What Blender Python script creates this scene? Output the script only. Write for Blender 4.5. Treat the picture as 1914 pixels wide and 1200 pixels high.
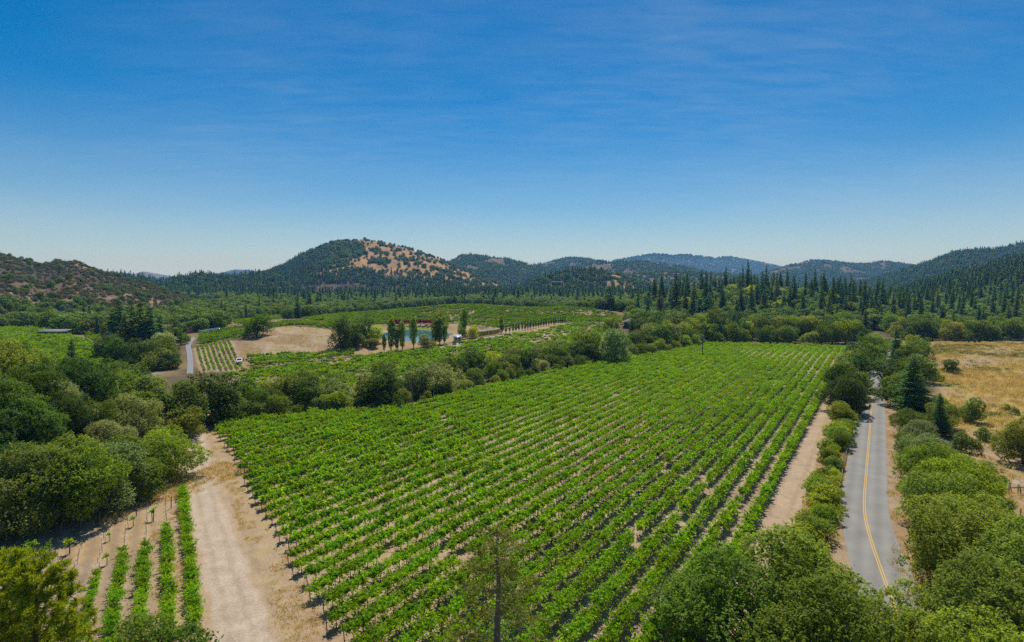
import bpy, math
import numpy as np
from mathutils import Vector

for o in list(bpy.data.objects):
    bpy.data.objects.remove(o, do_unlink=True)
SC = bpy.context.scene
COL = SC.collection

# ------------------------------------------------------------------ camera
# Metres. X to the right, Y away from the camera, Z up; the big vineyard lies at Z = 0.
FP, CX, HY, CH = 1063.0, 957.0, 528.0, 30.0     # focal length in photo pixels, horizon row, camera height
cam_d = bpy.data.cameras.new('camera'); cam = bpy.data.objects.new('camera', cam_d); COL.objects.link(cam)
cam_d.sensor_width = 36.0; cam_d.lens = 36.0 * FP / 1914.0
cam_d.shift_y = -(600.0 - HY) / 1914.0
cam_d.clip_start = 0.5; cam_d.clip_end = 30000.0
cam.location = (0, 0, CH); cam.rotation_euler = (math.radians(90), 0, 0)
SC.camera = cam

# ------------------------------------------------------------------ sky and sun
SUN_EL, SUN_AZ = math.radians(61.0), math.radians(7.0)     # azimuth from +Y towards +X
SKYX, SKYY = 3.1, 7.3                        # which part of the cirrus drifts over the valley
SUN_POWER, SKY_POWER, EXPOSURE = 4.45, 0.086, 0.08
world = bpy.data.worlds.new('World'); SC.world = world; world.use_nodes = True
wt = world.node_tree; wt.nodes.clear()
def wn(t, **kw):
    n = wt.nodes.new(t)
    for k, v in kw.items(): setattr(n, k, v)
    return n
wo = wn('ShaderNodeOutputWorld'); bg = wn('ShaderNodeBackground'); bg.inputs[1].default_value = SKY_POWER
sky = wn('ShaderNodeTexSky', sky_type='NISHITA', sun_disc=False)
sky.sun_elevation = SUN_EL; sky.sun_rotation = SUN_AZ
sky.altitude = 300; sky.air_density = 1.0; sky.dust_density = 0.0; sky.ozone_density = 4.5
hs = wn('ShaderNodeHueSaturation'); hs.inputs['Hue'].default_value = 0.4985; hs.inputs['Saturation'].default_value = 1.47; hs.inputs['Value'].default_value = 1.0
wt.links.new(sky.outputs[0], hs.inputs['Color'])
# thin cirrus: a noise laid out on a cloud plane (direction / height), stretched into ripples
tc = wn('ShaderNodeTexCoord'); sep = wn('ShaderNodeSeparateXYZ'); wt.links.new(tc.outputs['Generated'], sep.inputs[0])
def wm(op, a, b=None, clamp=False):
    n = wn('ShaderNodeMath', operation=op, use_clamp=clamp)
    for i, v in enumerate((a, b)):
        if v is None: continue
        if isinstance(v, (int, float)): n.inputs[i].default_value = v
        else: wt.links.new(v, n.inputs[i])
    return n.outputs[0]
zz = wm('ADD', wm('MAXIMUM', sep.outputs[2], 0.0), 0.10)
cxy = wn('ShaderNodeCombineXYZ')
wt.links.new(wm('DIVIDE', sep.outputs[0], zz), cxy.inputs[0]); wt.links.new(wm('DIVIDE', sep.outputs[1], zz), cxy.inputs[1])
mp = wn('ShaderNodeMapping'); mp.inputs['Scale'].default_value = (0.75, 2.4, 1); mp.inputs['Rotation'].default_value = (0, 0, math.radians(12))
wt.links.new(cxy.outputs[0], mp.inputs[0])
n1 = wn('ShaderNodeTexNoise'); n1.inputs['Scale'].default_value = 3.0; n1.inputs['Detail'].default_value = 8; n1.inputs['Roughness'].default_value = 0.70; n1.inputs['Distortion'].default_value = 0.35
wt.links.new(mp.outputs[0], n1.inputs[0])
n2 = wn('ShaderNodeTexNoise'); n2.inputs['Scale'].default_value = 0.45; n2.inputs['Detail'].default_value = 3
mo = wn('ShaderNodeMapping'); mo.inputs['Location'].default_value = (SKYX, SKYY, 0); mo.inputs['Scale'].default_value = (.8, .8, 1); wt.links.new(cxy.outputs[0], mo.inputs[0]); wt.links.new(mo.outputs[0], n2.inputs[0])
# finer ripples ride on the veil where it is thickest
mr = wn('ShaderNodeMapping'); mr.inputs['Scale'].default_value = (0.9, 3.2, 1); mr.inputs['Rotation'].default_value = (0, 0, math.radians(-14)); wt.links.new(cxy.outputs[0], mr.inputs[0])
n3 = wn('ShaderNodeTexNoise'); n3.inputs['Scale'].default_value = 5.0; n3.inputs['Detail'].default_value = 4; n3.inputs['Roughness'].default_value = 0.55; n3.inputs['Distortion'].default_value = 0.6
wt.links.new(mr.outputs[0], n3.inputs[0])
veil = wm('MULTIPLY', wm('SUBTRACT', n2.outputs[0], 0.40, True), 4.2, True)
tex = wm('ADD', wm('MULTIPLY', n1.outputs[0], 0.65), wm('MULTIPLY', n3.outputs[0], 0.55))
cf = wm('MULTIPLY', wm('MULTIPLY', wm('SUBTRACT', tex, 0.30, True), veil), 0.42, True)
mixc = wn('ShaderNodeMixRGB'); mixc.inputs[2].default_value = (5.6, 6.6, 7.6, 1)
# pale dry-season haze low on the sky, all round the horizon
hf = wm('MULTIPLY', wm('POWER', wm('SUBTRACT', 1.0, wm('DIVIDE', wm('MAXIMUM', sep.outputs[2], 0.0), 0.34), True), 2.6), 0.80, True)
mixh = wn('ShaderNodeMixRGB'); mixh.inputs[2].default_value = (4.7, 5.8, 6.6, 1); wt.links.new(hf, mixh.inputs[0]); wt.links.new(hs.outputs[0], mixh.inputs[1])
wt.links.new(cf, mixc.inputs[0]); wt.links.new(mixh.outputs[0], mixc.inputs[1])
wt.links.new(mixc.outputs[0], bg.inputs[0]); wt.links.new(bg.outputs[0], wo.inputs[0])

sun_d = bpy.data.lights.new('sun', 'SUN'); sun_d.energy = SUN_POWER; sun_d.angle = math.radians(0.53); sun_d.color = (1.0, 0.955, 0.88)
sun = bpy.data.objects.new('sun', sun_d); COL.objects.link(sun); sun.location = (0, 0, 300)
sdir = Vector((math.sin(SUN_AZ) * math.cos(SUN_EL), math.cos(SUN_AZ) * math.cos(SUN_EL), math.sin(SUN_EL)))
sun.rotation_euler = (-sdir).to_track_quat('-Z', 'Y').to_euler()
vs = SC.view_settings; vs.view_transform = 'Standard'; vs.look = 'None'; vs.exposure = EXPOSURE; vs.gamma = 1.0; vs.use_curve_mapping = False
cy = SC.cycles
cy.max_bounces = 5; cy.diffuse_bounces = 2; cy.glossy_bounces = 2; cy.transmission_bounces = 4; cy.transparent_max_bounces = 6; cy.volume_bounces = 0
cy.use_denoising = False; cy.sample_clamp_indirect = 6.0; cy.caustics_reflective = False; cy.caustics_refractive = False

# ------------------------------------------------------------------ numpy helpers
RNG = np.random.default_rng(11)
def _hash(i, j, s):
    h = (i.astype(np.int64) * 374761393 + j.astype(np.int64) * 668265263 + s * 974711) & 0x7fffffff
    h = ((h ^ (h >> 13)) * 1274126177) & 0x7fffffff
    return ((h ^ (h >> 16)) & 0xffff) / 65535.0
def vnoise(x, y, s=0):
    xi = np.floor(x); yi = np.floor(y); fx = x - xi; fy = y - yi
    fx = fx * fx * (3 - 2 * fx); fy = fy * fy * (3 - 2 * fy)
    a = _hash(xi, yi, s); b = _hash(xi + 1, yi, s); c = _hash(xi, yi + 1, s); d = _hash(xi + 1, yi + 1, s)
    return (a * (1 - fx) + b * fx) * (1 - fy) + (c * (1 - fx) + d * fx) * fy
def fbm(x, y, s=0, o=4):
    r = 0.0; amp = 0.5; t = 0.0
    for k in range(o):
        r = r + amp * vnoise(x, y, s + k * 17); t += amp; amp *= 0.5; x = x * 2.03 + 5.1; y = y * 2.03 + 1.7
    return r / t
def sstep(a, b, x):
    t = np.clip((x - a) / (b - a), 0, 1); return t * t * (3 - 2 * t)
def inside(poly, x, y):
    x = np.asarray(x, float); y = np.asarray(y, float); r = np.zeros(x.shape, bool); n = len(poly)
    for i in range(n):
        x1, y1 = poly[i]; x2, y2 = poly[(i + 1) % n]
        if y1 == y2: continue
        c = ((y1 > y) != (y2 > y)) & (x < (x2 - x1) * (y - y1) / (y2 - y1) + x1)
        r ^= c
    return r
def poly_dist(pts, x, y, closed=False):
    x = np.asarray(x, float); y = np.asarray(y, float); best = np.full(x.shape, 1e9); n = len(pts)
    for i in range(n if closed else n - 1):
        ax, ay = pts[i]; bx, by = pts[(i + 1) % n]; dx, dy = bx - ax, by - ay
        t = np.clip(((x - ax) * dx + (y - ay) * dy) / (dx * dx + dy * dy + 1e-9), 0, 1)
        best = np.minimum(best, np.hypot(x - ax - t * dx, y - ay - t * dy))
    return best

# ------------------------------------------------------------------ terrain
UX, UY = 0.5450, 0.8384                        # direction of the vine rows and of the road
def uv_of(x, y): return x * UX + y * UY, x * UY - y * UX      # along the rows, across them (road side positive)
def xy_of(u, v): return u * UX + v * UY, u * UY - v * UX

MID = [(355,697,190),(450,690,195),(650,665,225),(720,655,236),(800,648,245),(850,641,252),(950,625,282),(1060,605,345),(1160,601,385),
       (900,601,345),(900,573,430),(780,579,430),(650,590,420),(560,597,400),(1000,579,430),(1100,581,420),(1160,590,420),(840,605,345),
       (560,613,262),(620,622,256),(500,617,258),(480,627,242),(450,652,225),(550,668,215),(600,650,230),(470,680,203),
       (560,605,320),(640,603,345),(430,628,280),(380,635,285),(440,612,330),(470,600,370),(360,617,330),(300,640,275),
       (0,618,300),(150,640,260),(250,692,190),(0,680,200),(100,702,180),(-150,640,260),(1000,640,250),(1100,625,300),(1200,610,330)]
FLAT = [(-62,119),(-27,132),(-11,154),(23,197),(76,251),(95,272),(147,251),(0,100),(60,150),(-60,150),(-100,160),(30,230),(60,290),(110,300),(160,300),
        (206,284),(256,284),(200,200),(150,120),(220,120),(250,200),(-20,60),(-80,170),(200,340),(280,340)]
def base_z(x, y): return 6.5 * sstep(330, 900, np.hypot(x, y))
_pp = np.array([((px - CX) * d / FP, d, CH - (py - HY) * d / FP) for px, py, d in MID] + [(a, b, 0.0) for a, b in FLAT])
_SG = 38.0
_ph = np.exp(-((_pp[:, None, 0] - _pp[None, :, 0])**2 + (_pp[:, None, 1] - _pp[None, :, 1])**2) / (2 * _SG**2))
_rw = np.linalg.solve(_ph + 0.02 * np.eye(len(_pp)), _pp[:, 2] - base_z(_pp[:, 0], _pp[:, 1]))
POND_C, POND_R, POND_A, POND_Z = (-53.0, 302.0), (19.0, 37.0), math.radians(14), 2.05
def pond_f(x, y):                              # <1 inside the pond
    dx, dy = x - POND_C[0], y - POND_C[1]; c, s = math.cos(POND_A), math.sin(POND_A)
    a, b = dx * c + dy * s, -dx * s + dy * c; th = np.arctan2(b, a)
    return np.hypot(a / POND_R[0], b / POND_R[1]) / (1 + 0.10 * np.sin(2 * th + 1) + 0.06 * np.sin(5 * th))

RIDGES = [  # name, crest in photo pixels, depth, front width, back width, gully
    ('oak', [(330,560),(400,543),(450,524),(500,509),(530,497),(560,480),(600,462),(640,450),(680,449),(720,455),(780,470),(840,494),(900,520),(960,545),(1010,560)], 1500, 560, 600, .16),
    ('chap', [(-400,420),(-100,450),(0,476),(50,487),(80,494),(115,488),(145,490),(162,500),(200,515),(250,527),(300,540),(360,562)], 660, 330, 300, .42),
    ('back', [(100,525),(170,516),(230,516),(300,530),(330,522),(372,515),(430,522),(480,517),(540,525),(600,560)], 1150, 330, 300, .15),
    ('blue', [(60,520),(200,520),(240,515),(268,507),(290,511),(330,518),(370,515),(400,512),(440,503),(470,505),(500,515),(560,530)], 6000, 1600, 1200, .25),
    ('mid1', [(760,520),(840,490),(862,477),(900,481),(950,486),(985,495),(1010,500),(1060,515)], 2300, 800, 700, .2),
    ('mid2', [(940,520),(990,499),(1030,490),(1060,483),(1105,485),(1130,496),(1190,515)], 3000, 700, 700, .2),
    ('mid3', [(1050,515),(1110,489),(1150,491),(1200,489),(1260,497),(1300,505),(1340,512)], 2500, 600, 700, .2),
    ('blue2', [(1080,520),(1150,488),(1200,479),(1225,476),(1260,479),(1290,477),(1330,483),(1375,480),(1420,488),(1460,497),(1520,502),(1600,505),(1800,510)], 6000, 1700, 1200, .25),
    ('mid4', [(1400,520),(1460,502),(1500,490),(1540,488),(1600,495),(1630,492),(1650,490),(1700,495),(1740,500),(1800,505)], 3000, 900, 700, .2),
    ('right', [(1600,535),(1680,510),(1720,498),(1780,474),(1830,469),(1860,468),(1914,456),(2100,415),(2500,380)], 1700, 620, 500, .16),
    ('near', [(1560,572),(1640,566),(1700,552),(1760,533),(1850,506),(1914,484),(2100,425),(2500,330)], 800, 420, 400, .12),
    ('scar', [(960,545),(1000,527),(1050,512),(1110,508),(1150,514),(1180,524),(1230,540),(1280,555)], 1150, 260, 300, .15),
    ('brown', [(1120,530),(1180,515),(1240,508),(1300,510),(1360,516),(1440,528)], 1800, 450, 400, .2),
]
def ridge_z(x, y):
    """The hills: highest ridge at each place, with an index of which one it is and how far up its slope the place lies."""
    ang = np.arctan2(x, y); ok = np.abs(ang) < math.radians(66)
    px = np.where(ok, CX + FP * np.tan(np.clip(ang, -1.16, 1.16)), 0.0)
    fade = 1 - sstep(math.radians(52), math.radians(66), np.abs(ang))
    z = np.zeros_like(x); idx = np.full(x.shape, -1); up = np.zeros_like(x)
    for k, (nm, pts, D, wf, wb, gul) in enumerate(RIDGES):
        p = np.array(pts, float)
        cy_ = np.interp(px, p[:, 0], p[:, 1]); zc = CH - (cy_ - HY) * D / FP
        e0, e1 = p[0, 0], p[-1, 0]
        zc = zc * np.where(px < e0, np.clip(1 - (e0 - px) / 260, 0, 1), 1) * np.where(px > e1, np.clip(1 - (px - e1) / 260, 0, 1), 1)
        zc = np.maximum(zc, 0)
        wob = (fbm(px / 90, px * 0 + k, 40 + k, 2) - .5) * .35 * wf
        t = np.where(y < D, (D - y) / (wf + wob), (y - D) / wb)
        s = np.clip(1 - t, 0, 1); s = np.where(y < D, s ** 1.15, s * s * (3 - 2 * s))
        sc = D / 1500.0
        g = fbm(x / (150 * sc), y / (260 * sc), 60 + k, 4) - .5
        zr = zc * fade * np.clip(s + g * gul * 2.4 * s * (1 - s) * 2, 0, 1.05)
        m = zr > z
        idx = np.where(m & (zr > 1.5), k, idx); up = np.where(m, s, up); z = np.maximum(z, zr)
    return z, idx, up
def bank_z(x, y):
    foot = sstep(0, 26, -(x + 50 + 0.16 * (y - 74)) )
    return 23.0 * np.exp(-((x + 122)**2 / (2 * 36.0**2) + (y - 84)**2 / (2 * 25.0**2))) * foot
def knoll_z(x, y):                             # the wooded knoll behind the far end of the big vineyard
    return 17.0 * np.exp(-((x - 215)**2 / (2 * 78.0**2) + (y - 520)**2 / (2 * 62.0**2)))
def height(x, y):
    x = np.asarray(x, float); y = np.asarray(y, float); sh = x.shape; x = x.ravel(); y = y.ravel()
    out = np.empty_like(x)
    for i in range(0, len(x), 60000):
        a, b = x[i:i + 60000], y[i:i + 60000]
        z = base_z(a, b)
        near = (b > 60) & (b < 620) & (np.abs(a) < 460)
        if near.any():
            aa, bb = a[near], b[near]
            ph = np.exp(-((aa[:, None] - _pp[None, :, 0])**2 + (bb[:, None] - _pp[None, :, 1])**2) / (2 * _SG**2))
            r = ph @ _rw
            r *= sstep(118, 165, bb + 0.0 * aa + np.where(aa > 60, -20, 0))
            z[near] += r + bank_z(aa, bb) + knoll_z(aa, bb)
            kn = np.exp(-((aa + 88)**2 / (2 * 30.0**2) + (bb - 240)**2 / (2 * 26.0**2)))          # low terraces worn into the dry knoll
            z[near] += kn * (.55 * np.abs(((bb + .35 * aa + 6 * fbm(aa / 20, bb / 20, 12, 2)) / 9.0) % 1.0 - .5) + 1.1 * (fbm(aa / 9, bb / 9, 13, 3) - .5))
            pf = pond_f(aa, bb)
            w = 1 - sstep(1.0, 1.5, pf)
            z[near] = z[near] * (1 - w) + (POND_Z - 0.25 + 0.6 * np.clip(pf - 0.93, -1, 1)) * w
        rz = ridge_z(a, b)[0]
        z = np.maximum(z, rz * 1.0) + np.minimum(z, rz) * 0.0
        far = sstep(260, 520, np.hypot(a, b))
        z = z + far * (fbm(a / 40, b / 40, 5, 3) - .5) * np.clip(2 + rz * .10, 0, 14)
        out[i:i + 60000] = z
    return out.reshape(sh)
def hz(x, y): return float(height(np.array([x]), np.array([y]))[0])
def hit(px, py):
    """Where the ray of photo pixel (px, py) meets the ground."""
    d = np.concatenate([np.linspace(36, 500, 930), np.linspace(501, 1500, 500)])
    X = (px - CX) * d / FP; Z = CH - (py - HY) * d / FP
    under = np.nonzero(Z <= height(X, d))[0]
    i = under[0] if len(under) else len(d) - 1
    return float(X[i]), float(d[i])
def hits(poly): return [hit(*p) for p in poly]
def pix(x, y, z): return CX + FP * x / y, HY + FP * (CH - z) / y

# ------------------------------------------------------------------ mesh helpers
class MB:
    """Collects vertices and faces of any size; build() makes one mesh of them."""
    def __init__(s): s.v = []; s.f = []; s.n = 0; s.tint = []; s.mat = []
    def add(s, v, faces, tint=0.5, mat=0):
        v = np.asarray(v, float).reshape(-1, 3); faces = np.asarray(faces, int)
        s.v.append(v); s.f.append(faces + s.n); s.n += len(v); s.mat.append(np.full(len(faces), mat))
        s.tint.append(np.full(len(v), tint) if np.isscalar(tint) else np.asarray(tint, float))
        return s
    def box(s, c, size, rz=0.0, mat=0, top=None):
        x, y, z = [d / 2 for d in size]; t = top or (1, 1)
        p = np.array([(-x, -y, -z), (x, -y, -z), (x, y, -z), (-x, y, -z), (-x * t[0], -y * t[1], z), (x * t[0], -y * t[1], z), (x * t[0], y * t[1], z), (-x * t[0], y * t[1], z)])
        ca, sa = math.cos(rz), math.sin(rz)
        p = np.stack([p[:, 0] * ca - p[:, 1] * sa, p[:, 0] * sa + p[:, 1] * ca, p[:, 2]], 1) + np.array(c)
        return s.add(p, [(0, 3, 2, 1), (4, 5, 6, 7), (0, 1, 5, 4), (1, 2, 6, 5), (2, 3, 7, 6), (3, 0, 4, 7)], mat=mat)
    def tube(s, pts, rad, n=6, mat=0, tint=.5):
        pts = np.asarray(pts, float); m = len(pts); rad = np.broadcast_to(np.asarray(rad, float), (m,))
        tg = np.gradient(pts, axis=0); tg /= np.linalg.norm(tg, axis=1, keepdims=True) + 1e-9
        ref = np.array([0.31, 0.95, 0.02]) if abs(tg[0, 2]) > .6 else np.array([0.0, 0.05, 1.0])
        a = np.cross(tg, ref); a /= np.linalg.norm(a, axis=1, keepdims=True) + 1e-9; b = np.cross(tg, a)
        th = np.arange(n) * 2 * math.pi / n
        v = pts[:, None] + rad[:, None, None] * (a[:, None] * np.cos(th)[None, :, None] + b[:, None] * np.sin(th)[None, :, None])
        i = np.arange(m - 1)[:, None] * n; j = np.arange(n)[None]; j2 = (j + 1) % n
        q = np.stack([i + j, i + j2, i + n + j2, i + n + j], -1).reshape(-1, 4)
        s.add(v.reshape(-1, 3), q, tint, mat)
        return s
    def leaves(s, c, nrm, size, aspect=.6, tint=.5, fold=.12, rng=RNG, along=None, mat=0):
        """A folded rhombic leaf at every centre."""
        c = np.asarray(c, float); n = len(c); nrm = nrm / (np.linalg.norm(nrm, axis=1, keepdims=True) + 1e-9)
        r = rng.normal(size=(n, 3)) if along is None else along
        t = r - nrm * (r * nrm).sum(1, keepdims=True); t /= np.linalg.norm(t, axis=1, keepdims=True) + 1e-9
        b = np.cross(nrm, t); sz = np.broadcast_to(np.asarray(size, float), (n,))[:, None]
        up = nrm * sz * fold
        v = np.stack([c - t * sz * .5, c + b * sz * aspect * .5 + up, c + t * sz * .5, c - b * sz * aspect * .5 + up], 1)
        q = np.arange(n * 4).reshape(n, 4)
        s.add(v.reshape(-1, 3), q, np.repeat(np.broadcast_to(tint, (n,)), 4), mat)
        return s
    def mesh(s, name, mats, smooth=False):
        me = bpy.data.meshes.new(name)
        v = np.concatenate(s.v); me.vertices.add(len(v)); me.vertices.foreach_set('co', v.astype(np.float32).ravel())
        tot = np.concatenate([np.full(len(f), f.shape[1]) for f in s.f]); loops = np.concatenate([f.ravel() for f in s.f])
        me.loops.add(len(loops)); me.loops.foreach_set('vertex_index', loops.astype(np.int32))
        me.polygons.add(len(tot)); me.polygons.foreach_set('loop_start', np.concatenate([[0], np.cumsum(tot)[:-1]]).astype(np.int32))
        me.update(calc_edges=True)
        if smooth: me.polygons.foreach_set('use_smooth', np.ones(len(tot), bool))
        a = me.attributes.new('tint', 'FLOAT', 'POINT'); a.data.foreach_set('value', np.concatenate(s.tint).astype(np.float32))
        for m in (mats if isinstance(mats, (list, tuple)) else [mats]): me.materials.append(m)
        me.polygons.foreach_set('material_index', np.concatenate(s.mat).astype(np.int32))
        return me
def put(name, me, parent=None, loc=None, rz=0.0, sc=None, color=None):
    o = bpy.data.objects.new(name, me); COL.objects.link(o)
    if parent is not None: o.parent = parent
    if loc is not None: o.location = loc
    if rz: o.rotation_euler = (0, 0, rz)
    if sc is not None: o.scale = sc
    if color is not None: o.color = color
    return o
def tag(o, label=None, cat=None, group=None, kind=None):
    if label: o['label'] = label
    if cat: o['category'] = cat
    if group: o['group'] = group
    if kind: o['kind'] = kind
    return o
def thing(name, label, cat, loc, rz=0.0, sc=(1, 1, 1), group=None):
    o = put(name, None, None, loc, rz, sc); o.empty_display_size = .3
    return tag(o, label, cat, group)
_ORD = 'zeroth first second third fourth fifth sixth seventh eighth ninth tenth eleventh twelfth'.split()
def nth(n):
    if n <= 12: return _ORD[n]
    return '%d%s' % (n, 'th' if 10 <= n % 100 <= 20 else {1: 'st', 2: 'nd', 3: 'rd'}.get(n % 10, 'th'))

# ------------------------------------------------------------------ materials
def new_mat(name):
    m = bpy.data.materials.new(name); m.use_nodes = True; nt = m.node_tree; nt.nodes.clear()
    out = nt.nodes.new('ShaderNodeOutputMaterial')
    return m, nt, out
def nd(nt, t, ins=None, **kw):
    n = nt.nodes.new(t)
    for k, v in kw.items(): setattr(n, k, v)
    for k, v in (ins or {}).items():
        if isinstance(v, bpy.types.NodeSocket): nt.links.new(v, n.inputs[k])
        else: n.inputs[k].default_value = v
    return n
def c4(c): return (c[0], c[1], c[2], 1.0)
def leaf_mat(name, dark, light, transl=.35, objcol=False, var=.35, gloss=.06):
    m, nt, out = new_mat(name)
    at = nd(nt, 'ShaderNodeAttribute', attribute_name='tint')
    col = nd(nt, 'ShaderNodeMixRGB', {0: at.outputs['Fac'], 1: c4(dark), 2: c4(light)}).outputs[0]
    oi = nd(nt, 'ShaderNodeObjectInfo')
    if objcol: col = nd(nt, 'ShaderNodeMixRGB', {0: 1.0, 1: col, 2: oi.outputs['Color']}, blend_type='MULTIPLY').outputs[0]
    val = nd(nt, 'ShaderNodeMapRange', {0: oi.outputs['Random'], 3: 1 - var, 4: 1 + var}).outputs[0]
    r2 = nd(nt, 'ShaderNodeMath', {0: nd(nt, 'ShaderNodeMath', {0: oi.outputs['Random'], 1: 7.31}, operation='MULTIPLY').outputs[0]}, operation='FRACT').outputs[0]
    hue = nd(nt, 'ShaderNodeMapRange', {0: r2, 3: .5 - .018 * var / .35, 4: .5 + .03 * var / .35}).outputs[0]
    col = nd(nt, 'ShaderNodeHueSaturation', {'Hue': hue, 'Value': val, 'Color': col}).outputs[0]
    df = nd(nt, 'ShaderNodeBsdfDiffuse', {0: col})
    tcol = nd(nt, 'ShaderNodeHueSaturation', {'Hue': .482, 'Saturation': 1.1, 'Value': 1.25, 'Color': col}).outputs[0]
    tr = nd(nt, 'ShaderNodeBsdfTranslucent', {0: tcol})
    mx = nd(nt, 'ShaderNodeMixShader', {0: transl, 1: df.outputs[0], 2: tr.outputs[0]})
    gl = nd(nt, 'ShaderNodeBsdfGlossy', {0: (.9, .95, .9, 1), 1: .5})
    lw = nd(nt, 'ShaderNodeLayerWeight', {0: .10})
    fac = nd(nt, 'ShaderNodeMath', {0: lw.outputs['Fresnel'], 1: gloss * .45}, operation='MULTIPLY').outputs[0]
    fin = nd(nt, 'ShaderNodeMixShader', {0: fac, 1: mx.outputs[0], 2: gl.outputs[0]})
    nt.links.new(fin.outputs[0], out.inputs[0]); return m
def solid(name, col, rough=.7, col2=None, scale=6.0, metal=0.0, bump=0.0, spec=.4, coords='Object'):
    m, nt, out = new_mat(name)
    p = nd(nt, 'ShaderNodeBsdfPrincipled', {'Roughness': rough, 'Metallic': metal, 'Specular IOR Level': spec})
    tcn = nd(nt, 'ShaderNodeTexCoord')
    nz = nd(nt, 'ShaderNodeTexNoise', {0: tcn.outputs[coords], 'Scale': scale, 'Detail': 5.0, 'Roughness': .6})
    cr = nd(nt, 'ShaderNodeMapRange', {0: nz.outputs[0], 1: .3, 2: .7})
    cm = nd(nt, 'ShaderNodeMixRGB', {0: cr.outputs[0], 1: c4(col), 2: c4(col2 or [c * .75 for c in col])})
    nt.links.new(cm.outputs[0], p.inputs['Base Color'])
    if bump:
        b = nd(nt, 'ShaderNodeBump', {'Strength': bump, 'Distance': .05, 'Height': nz.outputs[0]}); nt.links.new(b.outputs[0], p.inputs['Normal'])
    nt.links.new(p.outputs[0], out.inputs[0]); return m

M = {}
M['bark'] = solid('bark', (.115, .085, .06), .9, (.06, .045, .033), 5, bump=.5)
M['bark_grey'] = solid('bark_grey', (.23, .20, .165), .9, (.11, .095, .08), 4, bump=.5)
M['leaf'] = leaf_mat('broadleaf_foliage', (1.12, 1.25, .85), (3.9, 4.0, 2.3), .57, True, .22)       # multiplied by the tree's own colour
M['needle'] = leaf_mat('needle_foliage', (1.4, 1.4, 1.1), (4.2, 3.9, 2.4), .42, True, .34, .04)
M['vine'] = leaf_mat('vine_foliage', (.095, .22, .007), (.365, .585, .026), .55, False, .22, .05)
M['vine_dull'] = leaf_mat('vine_foliage_far', (.075, .165, .008), (.27, .40, .024), .48, False, .3, .05)  # duller greens for the far vines, whose leaves are larger
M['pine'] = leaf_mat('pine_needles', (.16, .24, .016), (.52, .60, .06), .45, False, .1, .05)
M['dry'] = leaf_mat('dry_grass_blades', (.46, .35, .10), (.78, .62, .24), .4, False, .25, .02)
M['green_grass'] = leaf_mat('green_grass_blades', (.14, .16, .035), (.26, .27, .06), .3, False, .25, .02)
M['burnt'] = leaf_mat('burnt_twigs', (.14, .125, .12), (.34, .29, .265), .15, False, .3, .02)
M['myrtle'] = leaf_mat('red_blossom_foliage', (.16, .012, .035), (.36, .03, .075), .3, False, .2, .03)
M['hedge_flower'] = leaf_mat('white_rose_petals', (.55, .52, .48), (.85, .83, .80), .3, False, .1, .02)

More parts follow.
